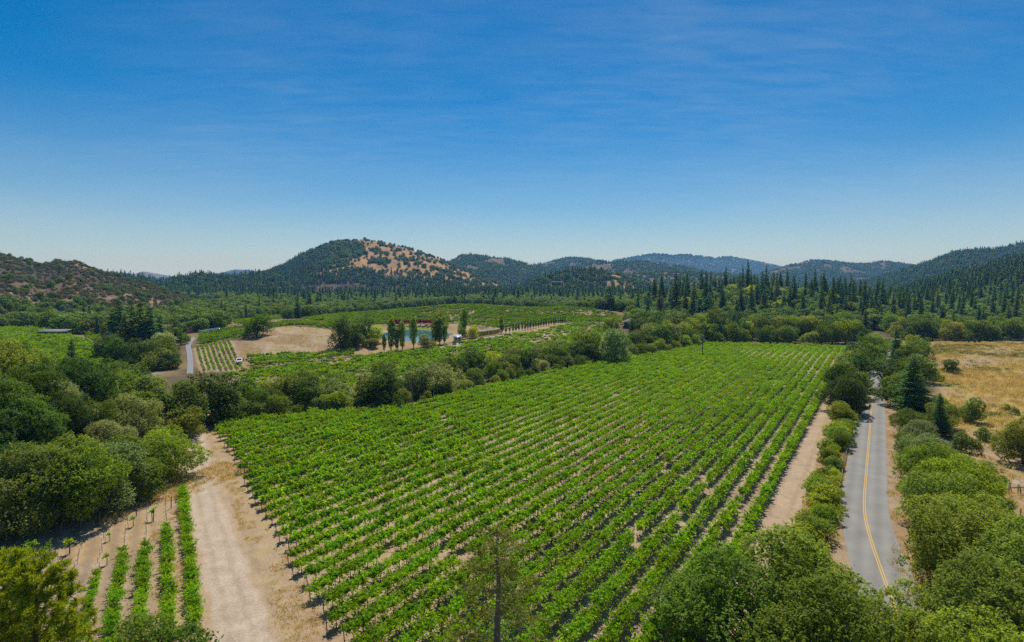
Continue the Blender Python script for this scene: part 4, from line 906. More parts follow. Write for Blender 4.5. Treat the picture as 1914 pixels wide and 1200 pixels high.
for n_ in range(22):
    p = ca_ + (cb_ - ca_) * (n_ / 21)**1.0; tree('x', 'cypress_column', p[0], p[1], 4.8 * RNG.uniform(.9, 1.08), .42, FIRD, 'thin dark cypress in the golden row right of the hedge, %s from the left' % nth(n_ + 1), 'cypress_tree')
tree_p('x', 'oak_mid', 1145, 622, 9.0, 5.2, (.095, .13, .018), 'rounded golden-green tree in front of the low grey roof')
tree_p('x', 'oak_mid', 1172, 606, 7.5, 3.8, GREY, 'grey-green tree against the vineyard hill beside the grey roof')
# woods behind the far end of the big vineyard
for s, yy, n_ in (('far1', 279, 15), ('far2', 296, 18), ('far3', 318, 20)):
    for k in range(n_):
        x = 84 + (176 - 84) * (k + RNG.uniform(-.3, .3)) / n_ * (yy / 279) + (yy - 279) * .15; c = pickc([DARK, MIDG, MIDG, BRI, OLIVE, DARK]); h = RNG.uniform(9, 14) if s != 'far1' else RNG.uniform(7, 13)
        tree(s, 'oak_mid', x, yy + RNG.uniform(-4, 4), h, h * RNG.uniform(.40, .52), c)
for n_, (px, d, h, r, c) in enumerate([(1215, 292, 11, 5.5, BRI), (1240, 283, 12, 6, BRI), (1262, 300, 15, 5.5, GREY), (1205, 305, 12, 5.5, DARK), (1228, 310, 13, 6, MIDG), (1252, 268, 10, 5, MIDG), (1300, 285, 16, 6.5, OLIVE), (1335, 290, 17, 7, DARK), (1225, 272, 9, 4.5, OLIVE), (1190, 318, 10, 5, MIDG), (1278, 275, 11, 5, OLIVE)]):
    tree('farleft', 'oak_mid', (px - CX) * d / FP, d, h, r, c)
for px, d, h, r, c in [(1295, 318, 24, 4.4, FIRD), (1181, 300, 9, 2.4, FIRD), (1565, 330, 17, 3.6, FIRM), (1618, 322, 15, 3.4, FIRG)]: tree('farfir', 'fir_mid', (px - CX) * d / FP, d, h, r, c, None, 'fir_tree')
q_ = poisson([(125, 420), (150, 395), (300, 420), (325, 520), (300, 560), (140, 560), (118, 480)], 150, 6.6, 12)
for x, y in q_:
    if RNG.random() < .82: tree('knoll', 'fir_mid', x, y, RNG.uniform(12, 29), RNG.uniform(3.6, 5.4), pickc([FIRD, FIRD, FIRM, FIRM, FIRG]), None, 'fir_tree')
    else: tree('knollbroad', 'oak_far', x, y, RNG.uniform(8, 12), RNG.uniform(4.5, 6), pickc([OLIVE, MIDG, YELL]))
for px, d, h, r, lb in [(1263, 425, 37, 5.4, 'tallest dark conifer at the left of the wooded knoll'), (1320, 440, 34, 5.2, 'tall conical dark fir at the left front of the knoll'), (1398, 560, 37, 4.6, 'dark conifer whose top stands highest on the knoll skyline'), (1385, 410, 24, 5.0, 'broad dark fir at the front centre of the knoll'), (1558, 440, 27, 5.0, 'large dark fir at the right shoulder of the knoll')]:
    tree('x', 'fir_mid', (px - CX) * d / FP, d, h, r, FIRD, lb, 'fir_tree')
tree('x', 'fir_mid', (1233 - CX) * 360 / FP, 360, 24, 4.5, (.085, .07, .045), 'brownish thin pine rising above the oaks left of the knoll', 'pine_tree')
# along the road, vineyard side
def tree_uv(region, key, u, v, h, r, c, label=None, **kw): x, y = xy_of(u, v); tree(region, key, x, y, h, r, c, label, **kw)
for k, u in enumerate(np.arange(60, 150, 1.75)):
    h = RNG.uniform(1.3, 2.9); tree_uv('verge', 'shrub_near', u + RNG.uniform(-.8, .8), -6.5 + RNG.uniform(-1.3, .9), h, h * RNG.uniform(.65, .95), pickc([MIDG, OLIVE, BRI, BRI, YELL]), name='shrub', cat='shrub')
for n_, (u, v, h, r, c, lb) in enumerate([(152, -7.2, 9.5, 5.0, DARK, 'big dark oak on the vineyard side of the road, shading the tarmac'), (141, -7.4, 4.5, 2.8, OLIVE, 'bushy olive tree below the big roadside oak'), (163, -8.0, 10, 4.8, DARK, 'dark oak behind the big roadside oak'), (118, -6.2, 3.6, 2.0, MIDG, 'round roadside bush half way along the verge'),
                                     (174, -6.6, 10, 5.2, MIDG, 'third oak along the vineyard side of the road'), (186, -6.2, 10.5, 5.2, DARK, 'fourth oak along the vineyard side of the road'), (204, -8.4, 9, 4.4, OLIVE, 'fifth oak along the vineyard side of the road'), (218, -7, 9.5, 4.6, DARK, 'sixth oak along the vineyard side of the road')]):
    tree_uv('x', 'oak_near' if u < 170 else 'oak_mid', u, v, h, r, c, lb)
for u in (234, 248, 262, 277): tree_uv('roadfar', 'oak_mid', u, -4 + RNG.uniform(-2, 2), RNG.uniform(8, 11), RNG.uniform(4, 5), pickc([DARK, MIDG, BRI]))
# along the road, meadow side
tree_uv('x', 'fir_near', 158, 6.2, 13.5, 5.2, FIRM, 'broad tall conifer leaning over the meadow side of the road', name='fir_tree')
tree_uv('x', 'fir_near', 139, 9.6, 8.5, 2.3, FIRD, 'slim dark young fir right of the broad roadside conifer', name='fir_tree')
for u, v, h, r, c in [(134, 4.6, 5.6, 3.3, MIDG), (126, 5.4, 6, 3.4, GREY), (119, 4.4, 4.6, 2.7, MIDG), (112, 6.0, 7, 4.0, GREY), (106, 9.5, 5, 3, GREY), (101, 6.2, 7, 4.2, BRI), (94, 8.5, 7.4, 4.2, BRI), (92, 4.6, 5.4, 3.2, MIDG), (146, 10.5, 5.5, 3.2, OLIVE), (166, 3.6, 9, 4.6, DARK), (176, 4.0, 9.5, 4.8, MIDG), (186, 3.8, 10, 5.0, DARK), (199, 5, 9, 4.8, MIDG), (210, 10, 9, 4.5, OLIVE), (222, 7.5, 10, 5, DARK), (234, 10, 9, 4.5, MIDG), (247, 9, 10, 4.8, DARK), (260, 12, 9, 4.6, MIDG), (274, 9, 10, 5, OLIVE)]:
    tree_uv('meadowside', 'willow_near' if c == GREY else ('oak_near' if u < 150 else 'oak_mid'), u, v, h, r, c)
tree_uv('x', 'fir_mid', 226, 4.0, 15, 3.6, FIRD, 'dark fir between the road oaks near the far corner of the meadow', name='fir_tree')
for u, v, h, r, c in [(85, 6.4, 7.4, 4.6, (.090, .118, .030)), (77, 8.0, 7.6, 5.0, (.090, .118, .030)), (69, 6.6, 9.4, 5.0, (.110, .138, .032)), (71, 13.0, 7.0, 4.4, (.090, .118, .030)), (63, 10.5, 9.6, 5.2, (.110, .138, .032)), (56, 6.8, 9.2, 4.8, (.090, .118, .030)), (61, 15.6, 7.6, 4.8, (.110, .138, .032)), (52, 12, 10, 5.4, (.090, .118, .030)), (47, 8.2, 9.4, 4.8, (.110, .138, .032)), (50, 17.6, 9.4, 5, (.090, .118, .030)), (41, 12.5, 9.8, 5, (.110, .138, .032)), (38, 7.8, 9, 4.4, (.090, .118, .030))]:
    tree_uv('corneroak', 'oak_near', u, v, h, r, c)
# in front of the camera
NEARG, NEARB = (.090, .118, .030), (.110, .138, .030)
for n_, (x, y, h, r, c, lb) in enumerate([(25.0, 48.6, 8.8, 5.9, NEARG, 'big leafy oak whose crown hangs over the near end of the road'), (17.2, 47.0, 7.8, 5.0, NEARG, 'oak at the bottom of the picture, left of the one over the road'), (22.5, 41.0, 8.6, 5.0, NEARG, 'oak cut by the bottom edge between the vineyard and the road'),
                                     (29.5, 43.0, 7.0, 3.6, NEARB, 'smaller oak at the bottom edge leaning over the road')]):
    tree('x', 'oak_near', x, y, h, r, c, lb)
tree('x', 'sparse_fir', -1.0, 38.4, 13.5, 6.8, (.125, .14, .030), 'thin half-bare conifer rising from the bottom edge in front of the vines', 'fir_tree')
tree('x', 'pine', -25.4, 30.4, 15.0, 4.2, (1, 1, 1), 'long-needled pine in the bottom left corner', 'pine_tree')
tree('x', 'pine', -29.5, 33.0, 14.0, 3.6, (1, 1, 1), 'second long-needled pine, cut by the left edge in the bottom corner', 'pine_tree')
for x, y, h, lb in [(-29.0, 43.4, 4.4, 'round green bush at the bottom edge right of the pine'), (-25.6, 42.6, 4.2, 'low green bush at the bottom edge below the leafy vine rows')]: tree('x', 'shrub_near', x, y, h, h * .62, MIDG, lb, 'shrub', 'shrub')
# meadow
for px, py, h, r, c, key, lb in [(1781, 698, 4.8, 2.5, DARK, 'oak_mid', 'round dark bush alone in the golden meadow'), (1816, 790, 5.6, 2.8, OLIVE, 'oak_near', 'small leaning oak with its shadow on the dry meadow'), (1842, 826, 2.6, 1.5, MIDG, 'shrub_near', 'small bush below the leaning meadow oak'), (1886, 833, 2.8, 1.3, MIDG, 'shrub_near', 'narrow bush left of the tree on the right picture edge'),
                                 (1912, 868, 8.4, 4.0, OLIVE, 'oak_near', 'tall olive tree cut by the right edge of the picture beside the meadow'), (1795, 852, 4.2, 1.6, DARK, 'shrub_near', 'upright dark bush at the near end of the meadow'), (1816, 848, 2.8, 1.8, DARK, 'shrub_near', 'low dark bush right of the upright one'), (1852, 880, 1.5, 1.6, OLIVE, 'shrub_near', 'flat scrubby bush on the ditch edge of the meadow'),
                                 (1858, 942, 2.4, 1.5, BRI, 'shrub_near', 'bright green bush standing inside the wire fence'), (1887, 972, 2.7, 1.7, BRI, 'shrub_near', 'larger bright green bush in the lower fenced grass'), (1844, 905, 1.6, 1.0, BRI, 'shrub_near', 'tiny bright bush by the upper fence posts'), (1818, 905, 3.0, 1.9, BRI, 'shrub_near', 'bright bush at the end of the pale ditch track'),
                                 (1758, 768, 3.6, 2.4, OLIVE, 'shrub_near', 'scrubby bush on the road side of the meadow'), (1776, 778, 2.6, 1.8, MIDG, 'shrub_near', 'small scrub bush left of the leaning meadow oak'), (1880, 768, 1.8, .9, OLIVE, 'shrub_near', 'small dull bush in the upper dry meadow'), (1898, 776, 1.7, .9, OLIVE, 'shrub_near', 'tiny bush beside the small dull one in the dry meadow'), (1752, 712, 3.2, 2.4, MIDG, 'shrub_near', 'bush at the meadow edge under the roadside trees'),
                                 (1765, 815, 3.0, 2.4, OLIVE, 'shrub_near', 'dry-looking bush at the edge of the bare meadow end'), (1748, 795, 3.2, 2.2, MIDG, 'shrub_near', 'leafy bush among the trees bordering the bare meadow end'), (1870, 900, 1.0, 1.0, BRI, 'shrub_near', 'little green weed clump beside the fence rails')]:
    tree_p('x', key, px, py, h, r, c, lb, name='shrub' if key == 'shrub_near' else None, cat='shrub' if key == 'shrub_near' else 'tree')
for n_, (px, h) in enumerate([(1811, 2.6), (1821, 3.0), (1830, 3.9)]): tree_p('x', 'fir_mid', px, 641, h, h * .3, FIRD, 'small dark conifer at the far edge of the meadow, %s of three' % nth(n_ + 1), name='young_conifer')
for s, yy, n_ in (('back1', 296, 17), ('back2', 312, 18), ('back3', 334, 16)):
    for k in range(n_):
        x = 206 + (285 - 206) * (k + RNG.uniform(-.3, .3)) / n_ * 1.1 * yy / 296 + (yy - 296) * .5; h = RNG.uniform(7, 12)
        if RNG.random() < .14: tree('backfir', 'fir_mid', x, yy + RNG.uniform(-4, 4), h * 1.6, h * .36, pickc([FIRD, FIRM]), None, 'fir_tree')
        else: tree(s, 'oak_mid', x, yy + RNG.uniform(-4, 4), h, h * .5, pickc([DARK, MIDG, MIDG, OLIVE, DARK]))
q_ = poisson([(190, 345), (330, 345), (460, 470), (560, 640), (420, 640), (300, 500), (225, 420)], 110, 13.0, 15)
for x, y in q_: tree('slope', 'fir_mid', x, y, RNG.uniform(14, 24), RNG.uniform(3.0, 4.2), pickc([FIRD, FIRM, FIRM, FIRG]), None, 'fir_tree')

RTEXT = {'belt1': ('tree at the front of the creek belt', 'creek belt beside the big vineyard'), 'belt2': ('tree in the middle row of the creek belt', 'creek belt beside the big vineyard'), 'belt3': ('tree in the back row of the creek belt', 'creek belt beside the big vineyard'),
         'bank': ('oak on the left bank', 'trees on the left bank'), 'grovefir': ('fir in the grove beside the lane', 'grove beside the lane'), 'grove': ('oak in the grove beside the gravel drive', 'grove beside the lane'), 'westfir': ('fir at the foot of the brown hills', 'trees below the brown hills'), 'west': ('oak at the foot of the brown hills', 'trees below the brown hills'),
         'far1': ('tree lining the far end of the big vineyard', 'woods behind the big vineyard'), 'far2': ('tree in the second line behind the big vineyard', 'woods behind the big vineyard'), 'far3': ('tree in the third line behind the big vineyard', 'woods behind the big vineyard'), 'farleft': ('tree between the grey roof and the vineyard end', 'woods behind the big vineyard'), 'farfir': ('fir among the oaks behind the vineyard', 'woods behind the big vineyard'),
         'knoll': ('fir on the wooded knoll', 'firs on the wooded knoll'), 'knollbroad': ('broadleaf tree among the knoll firs', 'broadleaf trees on the knoll'), 'verge': ('shrub on the verge between track and road', 'shrubs on the road verge'), 'roadfar': ('oak beyond the bend of the road', 'oaks beyond the road bend'),
         'meadowside': ('tree between road and meadow', 'trees on the meadow side of the road'), 'corneroak': ('oak in the bottom right clump', 'oaks in the bottom right clump'), 'backfir': ('fir in the tree line behind the meadow', 'tree line behind the meadow'), 'back1': ('tree in the front line behind the meadow', 'tree line behind the meadow'), 'back2': ('tree in the second line behind the meadow', 'tree line behind the meadow'), 'back3': ('tree in the third line behind the meadow', 'tree line behind the meadow'), 'slope': ('fir on the lower right hillside', 'firs on the right hillside')}
bypx = {}
for k, t in enumerate(TREES):
    x, y, h = t[2], t[3], t[4]; q = pix(x, y, (t[10] if t[10] is not None else 0) + h * .6)
    if not (-60 < q[0] < 1975) or q[1] > 1270: continue
    bypx.setdefault(t[0], []).append((q[0], k))
for reg, lst in bypx.items():
    lst.sort()
    for n_, (_, k) in enumerate(lst):
        reg_, key, x, y, h, r, c, label, name, cat, z = TREES[k]
        if label is None: label = '%s %s, %s from the left' % (CW.get(c, 'leafy green'), RTEXT[reg][0], nth(n_ + 1))
        P_ = PROTO[key]; i_ = int(RNG.integers(len(P_))); H, R = P_[i_][2], P_[i_][3]
        nm = name or ('willow_tree' if 'willow' in key else 'oak_tree')
        plant(key, i_, nm, label, cat, x, y, z, r / R, h / H, None, col4(c) if c != (1, 1, 1) else (1, 1, 1, 1), RTEXT.get(reg, (None, None))[1], 'foliage' if cat == 'shrub' else 'crown', 'stem' if cat == 'shrub' else 'trunk')

# ------------------------------------------------------------------ the woods and scrub of the hills: masses
ALLF = [BIG] + list(FW.values()) + [KNOLL, MEADOW, POLE_BED, CYPRESS_BED]
def clear_of(x, y, pad=4):
    k = np.ones(len(x), bool)
    for p in ALLF: k &= ~inside(p, x, y); k &= poly_dist(p, x, y, True) > pad
    for p, w in ((FARM, 5), (LANE, 5), (DRIVE, 6)): k &= poly_dist(p, x, y) > w
    u, v = uv_of(x, y); k &= ~((v > -14) & (v < 20) & (u < 330))
    return k
def scatter(n, r0, r1, seed, a=45.5):
    rg = np.random.default_rng(seed); r = np.sqrt(rg.uniform(r0**2, r1**2, n)); t = np.radians(rg.uniform(-a, a, n)); return r * np.sin(t), r * np.cos(t), rg
W = {k: [] for k in ('broad', 'fir', 'burnt', 'scrub', 'hilloak', 'blue')}
def put_w(k, x, y, h): W[k].append(np.stack([x, y, h], 1))
# valley woods and lower slopes
x, y, rg = scatter(20000, 300, 1000, 41); ok = clear_of(x, y); x, y = x[ok], y[ok]; px = CX + FP * x / y; r = np.hypot(x, y)
rz, idx, up = ridge_z(x, y)
wood = (r > 445) | (px < 430) & (r > 365) | (px > 1180) & (y > 335) & (r > 345)
wood &= ~((px > 1640) & (y < 345)) & ~((idx == 1) & (rz > 6)) & ~((px < 430) & (r < 365))
pfir = .05 + .24 * sstep(600, 850, r) + .30 * sstep(1560, 1750, px) * sstep(5, 30, rz) - .15 * (px < 480)
isf = rg.random(len(x)) < pfir; gapn = fbm(x / 60, y / 60, 51, 3)
keep = wood & ((gapn < .66) | (rg.random(len(x)) < .3))
k = keep & isf; put_w('fir', x[k], y[k], rg.uniform(8, 20, k.sum()))
k = keep & ~isf; put_w('broad', x[k], y[k], rg.uniform(6.0, 10.5, k.sum()))
# the brown hill on the left
x, y, rg = scatter(95000, 300, 1120, 42); px = CX + FP * x / y; rz, idx, up = ridge_z(x, y)
on = (idx == 1) & (rz > 3) & clear_of(x, y); x, y, rz, px, up = x[on], y[on], rz[on], px[on], up[on]
h2 = fbm(x / 22, y / 30, 22, 3); h1 = fbm(x / 70, y / 110, 21, 4); low = 1 - sstep(.10, .34, up); u_ = rg.random(len(x))
k = (u_ < .09 + .16 * low) & ~((h2 > .66) & (u_ < .05)); q = rg.random(len(x)); kk = k & (q < .30 + .5 * low); put_w('broad', x[kk], y[kk], rg.uniform(3.2, 6.2, kk.sum()) * (1 + .35 * low[kk]))
kk = k & ~(q < .30 + .5 * low) & (q > .55); put_w('burnt', x[kk], y[kk], rg.uniform(3, 6.0, kk.sum()))
kk = (u_ > np.where(h2 < .60, .30, .62)); put_w('scrub', x[kk], y[kk], rg.uniform(1.0, 2.6, kk.sum()))
# the oak-and-grass hill
x, y, rg = scatter(60000, 900, 1800, 43); px = CX + FP * x / y; rz, idx, up = ridge_z(x, y); on = (idx == 0) & (rz > 3); x, y, rz, px, up = x[on], y[on], rz[on], px[on], up[on]
h1 = fbm(x / 70, y / 110, 21, 4); h2 = fbm(x / 22, y / 30, 22, 3); g = gold_hill(x, y, px, up)
u_ = rg.random(len(x)); left = 1 - sstep(560, 640, px); base_ = 1 - sstep(.18, .45, up - .12 * sstep(760, 500, px))
dead = (np.abs(px - 640) < 170) & (up < .34) & (up > .04) & (fbm(x / 80, y / 80, 55, 3) < .56)
fir = (u_ < .85 * np.maximum(left, base_ * .75)) & ~dead
k = fir & (rg.random(len(x)) < .62); put_w('fir', x[k], y[k], rg.uniform(10, 19, k.sum()) * (1 - .35 * up[k]))
k = dead & (rg.random(len(x)) < .85); put_w('burnt', x[k], y[k], rg.uniform(5, 10, k.sum()))
k = ~fir & ~dead & (rg.random(len(x)) < .80 * (1 - g * .90)); put_w('hilloak', x[k], y[k], rg.uniform(5, 10, k.sum()))
# ridges behind
x, y, rg = scatter(150000, 800, 4000, 44); px = CX + FP * x / y; rz, idx, up = ridge_z(x, y); on = (idx > 1) & (rz > 4) & (idx != 3) & (idx != 7); x, y, rz, px, up, idx = x[on], y[on], rz[on], px[on], up[on], idx[on]
h1 = fbm(x / 70, y / 110, 21, 4); u_ = rg.random(len(x)); bare_ = np.isin(idx, (4, 5, 6, 8)) & (h1 > .60) | (idx == 12) & (u_ < .6) | (idx == 11) & (px > 1130) & (u_ < .7)
firp = np.select([idx == 10, idx == 9, idx == 2, idx == 11], [.72, .55, .6, .7], .35)
k = ~bare_ & (u_ < firp); put_w('fir', x[k], y[k], rg.uniform(10, 20, k.sum()) * np.where(idx[k] == 10, 1.0, .85))
k = ~bare_ & ~(u_ < firp); put_w('hilloak', x[k], y[k], rg.uniform(6, 11, k.sum()))
x, y, rg = scatter(26000, 4300, 6400, 45); rz, idx, up = ridge_z(x, y); on = (rz > 30) & (up > .25); x, y = x[on], y[on]; put_w('blue', x, y, rg.uniform(13, 24, len(x)))
VILLA = hit(1040, 534)
def grow(k, name, label, keys, col, H, wide=1.0, jit=.2):
    a = np.concatenate(W[k]); x, y, h = a.T; z = height(x, y); ok = shows(x, y, z + h, .001) & ~((np.abs(x - VILLA[0]) < 13) & (y > VILLA[1] - 55) & (y < VILLA[1] + 9)); x, y, h, z = x[ok], y[ok], h[ok], z[ok]
    s = h / H; w_ = s * wide * RNG.uniform(1 - jit, 1 + jit, len(s))
    print(name, len(x)); mass(name, label, 'woods', keys, x, y, z - .2, np.stack([w_, w_, s], 1), RNG.random(len(x)) * 6.28, color=c4(col))
grow('broad', 'valley_woods_foliage', 'rounded oaks massed in the valley behind the vineyard hill', ['oak_far'], (.060, .088, .024), 9, 1.12)
grow('fir', 'conifer_woods_foliage', 'dark firs massed over the lower slopes and ridges', ['fir_far'], (.032, .062, .031), 16, 1.15)
grow('hilloak', 'hill_oaks_foliage', 'scattered dark oaks on the golden hill and ridges', ['oak_far'], (.040, .066, .022), 9, 1.1)
grow('blue', 'far_ridge_foliage', 'forest cover of the farthest blue ridges', ['oak_far'], (.016, .026, .014), 9, 1.1)
grow('burnt', 'burnt_trees_foliage', 'grey burnt thickets on the hill slopes', ['burnt_far'], (1, 1, 1), 9, 1.3)
grow('scrub', 'hill_scrub_foliage', 'low olive scrub over the brown hill on the left', ['shrub_far'], (.050, .048, .026), 2.6, 1.15)

# ------------------------------------------------------------------ grasses
def grass(name, label, keys, x, y, s):
    mass(name, label, 'grass', keys, x, y, height(x, y) - .02, s, RNG.random(len(x)) * 6.28)
rg = np.random.default_rng(61)
x = rg.uniform(40, 300, 60000); y = rg.uniform(40, 290, 60000); k = inside(MEADOW, x, y) & (np.abs(x / y) < .95); x, y = x[k], y[k]
gn = fbm(x / 24, y / 14, 31, 4); gb = fbm(x / 17, y / 11, 33, 4); u, v = uv_of(x, y); w = sstep(150, 95, u - .35 * v)
k = rg.random(len(x)) < (.95 - .75 * sstep(.52, .64, gb)) * (1 - .75 * w); x, y, gn = x[k], y[k], gn[k]
gr = (gn > .56) & (rg.random(len(x)) < .6)
grass('meadow_dry_grass', 'tall golden dry grass of the meadow', ['dry_tuft'], x[~gr], y[~gr], rg.uniform(.5, 1.2, (~gr).sum()))
grass('meadow_green_grass', 'greener grass patches in the golden meadow', ['green_tuft'], x[gr], y[gr], rg.uniform(.5, 1.1, gr.sum()))
x = rg.uniform(-130, -40, 9000); y = rg.uniform(195, 290, 9000); k = inside(KNOLL, x, y) & (fbm(x / 5, y / 5, 75, 3) > .46); x, y = x[k], y[k]
grass('knoll_dry_grass', 'short pale dry grass on the bare knoll', ['weed_tuft'], x, y, rg.uniform(.6, 1.5, len(x)))
# weeds along the tracks and the road
u = rg.uniform(45, 200, 5200); v = np.concatenate([rg.uniform(-8.9, -4.9, 3600), rg.uniform(1.0, 4.5, 1600)]); x, y = xy_of(u, v); k = fbm(x / 3, y / 3, 71, 3) > .44
grass('verge_weeds_grass', 'dry weeds along the verge of the road', ['weed_tuft', 'dry_tuft'], x[k], y[k], rg.uniform(.3, .75, k.sum()))
t = rg.uniform(0, 1, 5200); i_ = rg.integers(0, 4, 5200); LP = np.array(LEFT_ROAD); p = LP[i_] * (1 - t)[:, None] + LP[i_ + 1] * t[:, None]; o_ = rg.choice([-1, 1], 5200) * rg.uniform(2.7, 6.4, 5200); d = LP[i_ + 1] - LP[i_]; d /= np.linalg.norm(d, axis=1, keepdims=True)
x, y = p[:, 0] + d[:, 1] * o_, p[:, 1] - d[:, 0] * o_; k = (fbm(x / 2.2, y / 2.2, 72, 3) > .53)
grass('dirt_road_weeds_grass', 'sparse dry weeds along the dirt road', ['weed_tuft'], x[k], y[k], rg.uniform(.35, .9, k.sum()))
x = rg.uniform(-75, -30, 9000); y = rg.uniform(50, 100, 9000); k = (bank_z(x, y) < 1.5) & (poly_dist([(-72, 66), (-52, 76), (-46, 90)], x, y) < 4.5) & (fbm(x / 3, y / 3, 73, 3) > .4)
grass('bank_foot_grass', 'pale dry grass at the foot of the left bank', ['dry_tuft', 'weed_tuft'], x[k], y[k], rg.uniform(.4, .8, k.sum()))

# ------------------------------------------------------------------ buildings and small things
M['white_wall'] = solid('white_painted_boards', (.74, .73, .70), .7, (.62, .61, .58), 3)
M['metal_roof'] = solid('grey_metal_roof', (.40, .42, .44), .45, (.32, .33, .35), 2, metal=.3)
M['shingle'] = solid('grey_shingle_roof', (.23, .22, .225), .85, (.15, .145, .15), 4, bump=.3)
M['tile_roof'] = solid('red_tile_roof', (.46, .17, .095), .85, (.34, .12, .07), 3, bump=.3)
M['stucco'] = solid('ochre_stucco', (.55, .33, .17), .9, (.47, .28, .14), 2)
M['dark_wood'] = solid('dark_timber', (.10, .07, .05), .85, (.06, .045, .035), 4)
M['glass'] = solid('window_glass', (.03, .045, .06), .08, (.025, .035, .05), 2, spec=.8)
M['car_white'] = solid('white_car_paint', (.78, .78, .77), .25, (.72, .72, .71), 2, spec=.6)
M['rubber'] = solid('black_rubber', (.03, .03, .03), .85)
M['steel'] = solid('galvanised_steel', (.36, .36, .35), .45, (.25, .25, .245), 5, metal=.6)
M['blue'] = solid('pale_blue_sheet', (.25, .50, .62), .6, (.20, .42, .55), 2)
M['panel'] = solid('solar_panel_glass', (.11, .18, .34), .12, (.09, .15, .30), 2, spec=.7)
M['rust'] = solid('rusty_transformer', (.30, .15, .12), .6, (.22, .11, .09), 5)
M['red_tractor'] = solid('dark_tractor_paint', (.06, .08, .10), .5)
def house(name, label, loc, rz, w, d, h, rh, wall, roofm, over=.5, windows=(), door=None, hip=False, shed=False):
    """Four walls, a pitched roof with eaves, windows with panes and a door."""
    t = thing(name, label, 'house', loc, rz)
    put('wall', MB().box((0, 0, h / 2), (w, d, h)).mesh('wall', wall), t)
    W_, D_ = w / 2 + over, d / 2 + over; rb = MB(); k = W_ * .45 if hip else W_
    if shed: v = [(-W_, -D_, h - .25), (W_, -D_, h - .25), (W_, D_, h + rh), (-W_, D_, h + rh)]; v += [(a, b, c + .14) for a, b, c in v]; rb.add(v, [(3, 2, 1, 0), (4, 5, 6, 7), (0, 1, 5, 4), (1, 2, 6, 5), (2, 3, 7, 6), (3, 0, 4, 7)])
    else:
        v = [(-W_, -D_, h - .1), (W_, -D_, h - .1), (W_, D_, h - .1), (-W_, D_, h - .1), (-W_, -D_, h + .06), (W_, -D_, h + .06), (W_, D_, h + .06), (-W_, D_, h + .06), (-k, 0, h + rh), (k, 0, h + rh)]
        rb.add(v, [(3, 2, 1, 0), (0, 1, 5, 4), (1, 2, 6, 5), (2, 3, 7, 6), (3, 0, 4, 7), (4, 5, 9, 8), (6, 7, 8, 9)]); rb.add([v[5], v[6], v[9], v[4], v[7], v[8]], [(0, 1, 2), (4, 3, 5)])
    put('roof', rb.mesh('roof', roofm), t)
    for (x, z, ww, hh) in windows:
        f = put('window', MB().box((x, -d / 2 - .03, z), (ww + .16, .08, hh + .16)).mesh('window', M['white_wall'] if wall is not M['white_wall'] else M['dark_wood']), t)
        put('pane', MB().box((x, -d / 2 - .075, z), (ww, .02, hh)).mesh('pane', M['glass']), f)
    if door: put('door', MB().box((door, -d / 2 - .04, 1.0), (.95, .08, 2.0)).mesh('door', M['dark_wood']), t)
    return t
def at(px, py, dz=0.0): x, y = hit(px, py); return (x, y, hz(x, y) + dz)
house('garden_shed', 'small white shed with pale metal roof beside the poplars', at(855, 639), .25, 3.4, 3.0, 2.3, .6, M['white_wall'], M['metal_roof'], .25, [(-.8, 1.4, .7, .7)], .7, shed=True)
p = at(1188, 612); house('bungalow', 'low house with a grey hipped roof half hidden by trees', p, -.2, 13, 9, 2.9, 2.2, M['dark_wood'], M['shingle'], .9, [(-3.5, 1.6, 1.6, 1.2), (2.8, 1.6, 1.6, 1.2)], 0, True)
p = at(306, 627); house('tiled_house', 'ochre house with a red tiled roof behind the fir grove', (p[0], p[1], p[2]), .2, 6, 5.5, 5.0, 1.2, M['stucco'], M['tile_roof'], .6, [(-1.5, 3.8, 1.0, 1.1), (1.4, 3.8, 1.0, 1.1)], 0, True)
p = at(347, 622); house('tiled_house', 'low red-roofed house at the top of the gravel drive', (p[0], p[1], p[2]), -.15, 8, 5.5, 2.6, 1.3, M['stucco'], M['tile_roof'], .7, [(-2.3, 1.5, 1.1, 1.1), (2.3, 1.5, 1.1, 1.1)], 0)
p = at(101, 629); house('timber_shed', 'long dark timber shed at the top of the left vineyard', (p[0], p[1], p[2]), .1, 12, 5, 2.6, .6, M['dark_wood'], M['shingle'], .5, [(-3, 1.5, 1.2, .9)], 2.5, shed=True)
vx, vy = VILLA; house('glass_villa', 'dark glass-fronted villa among trees on the slope below the ridge', (vx, vy, hz(vx, vy)), .05, 17, 9, 6.5, .5, M['dark_wood'], M['shingle'], 1.0, [(q, 4.4, 3.2, 2.8) for q in (-6.1, -2.05, 2.05, 6.1)], None, shed=True)
p = at(1392, 637); house('open_carport', 'pale grey carport roof glimpsed between the trees at the vineyard end', (p[0], p[1] + 3, p[2]), 0, 9, 5, 2.5, .4, M['dark_wood'], M['metal_roof'], .6, [], None, shed=True)
# solar array beside the upper vine block
A, B = np.array(hit(373, 625)), np.array(hit(412, 619)); t = thing('solar_array', 'long low row of blue solar panels above the yellow-green vine block', 'solar panels', (A[0], A[1], 0), 0)
for k in range(9):
    q = (B - A) * (k + .5) / 9; L = np.linalg.norm(B - A) / 9 * .94; zz = hz(A[0] + q[0], A[1] + q[1]); o = put('panel', MB().box((0, 0, 0), (L, 3.2, .08)).mesh('panel', M['panel']), t, (q[0], q[1], zz + 1.5)); o.rotation_euler = (math.radians(20), 0, math.atan2(B[1] - A[1], B[0] - A[0]))
    put('leg', MB().box((0, 0, .6), (.12, .12, 1.7)).mesh('leg', M['steel']), t, (q[0], q[1], zz))
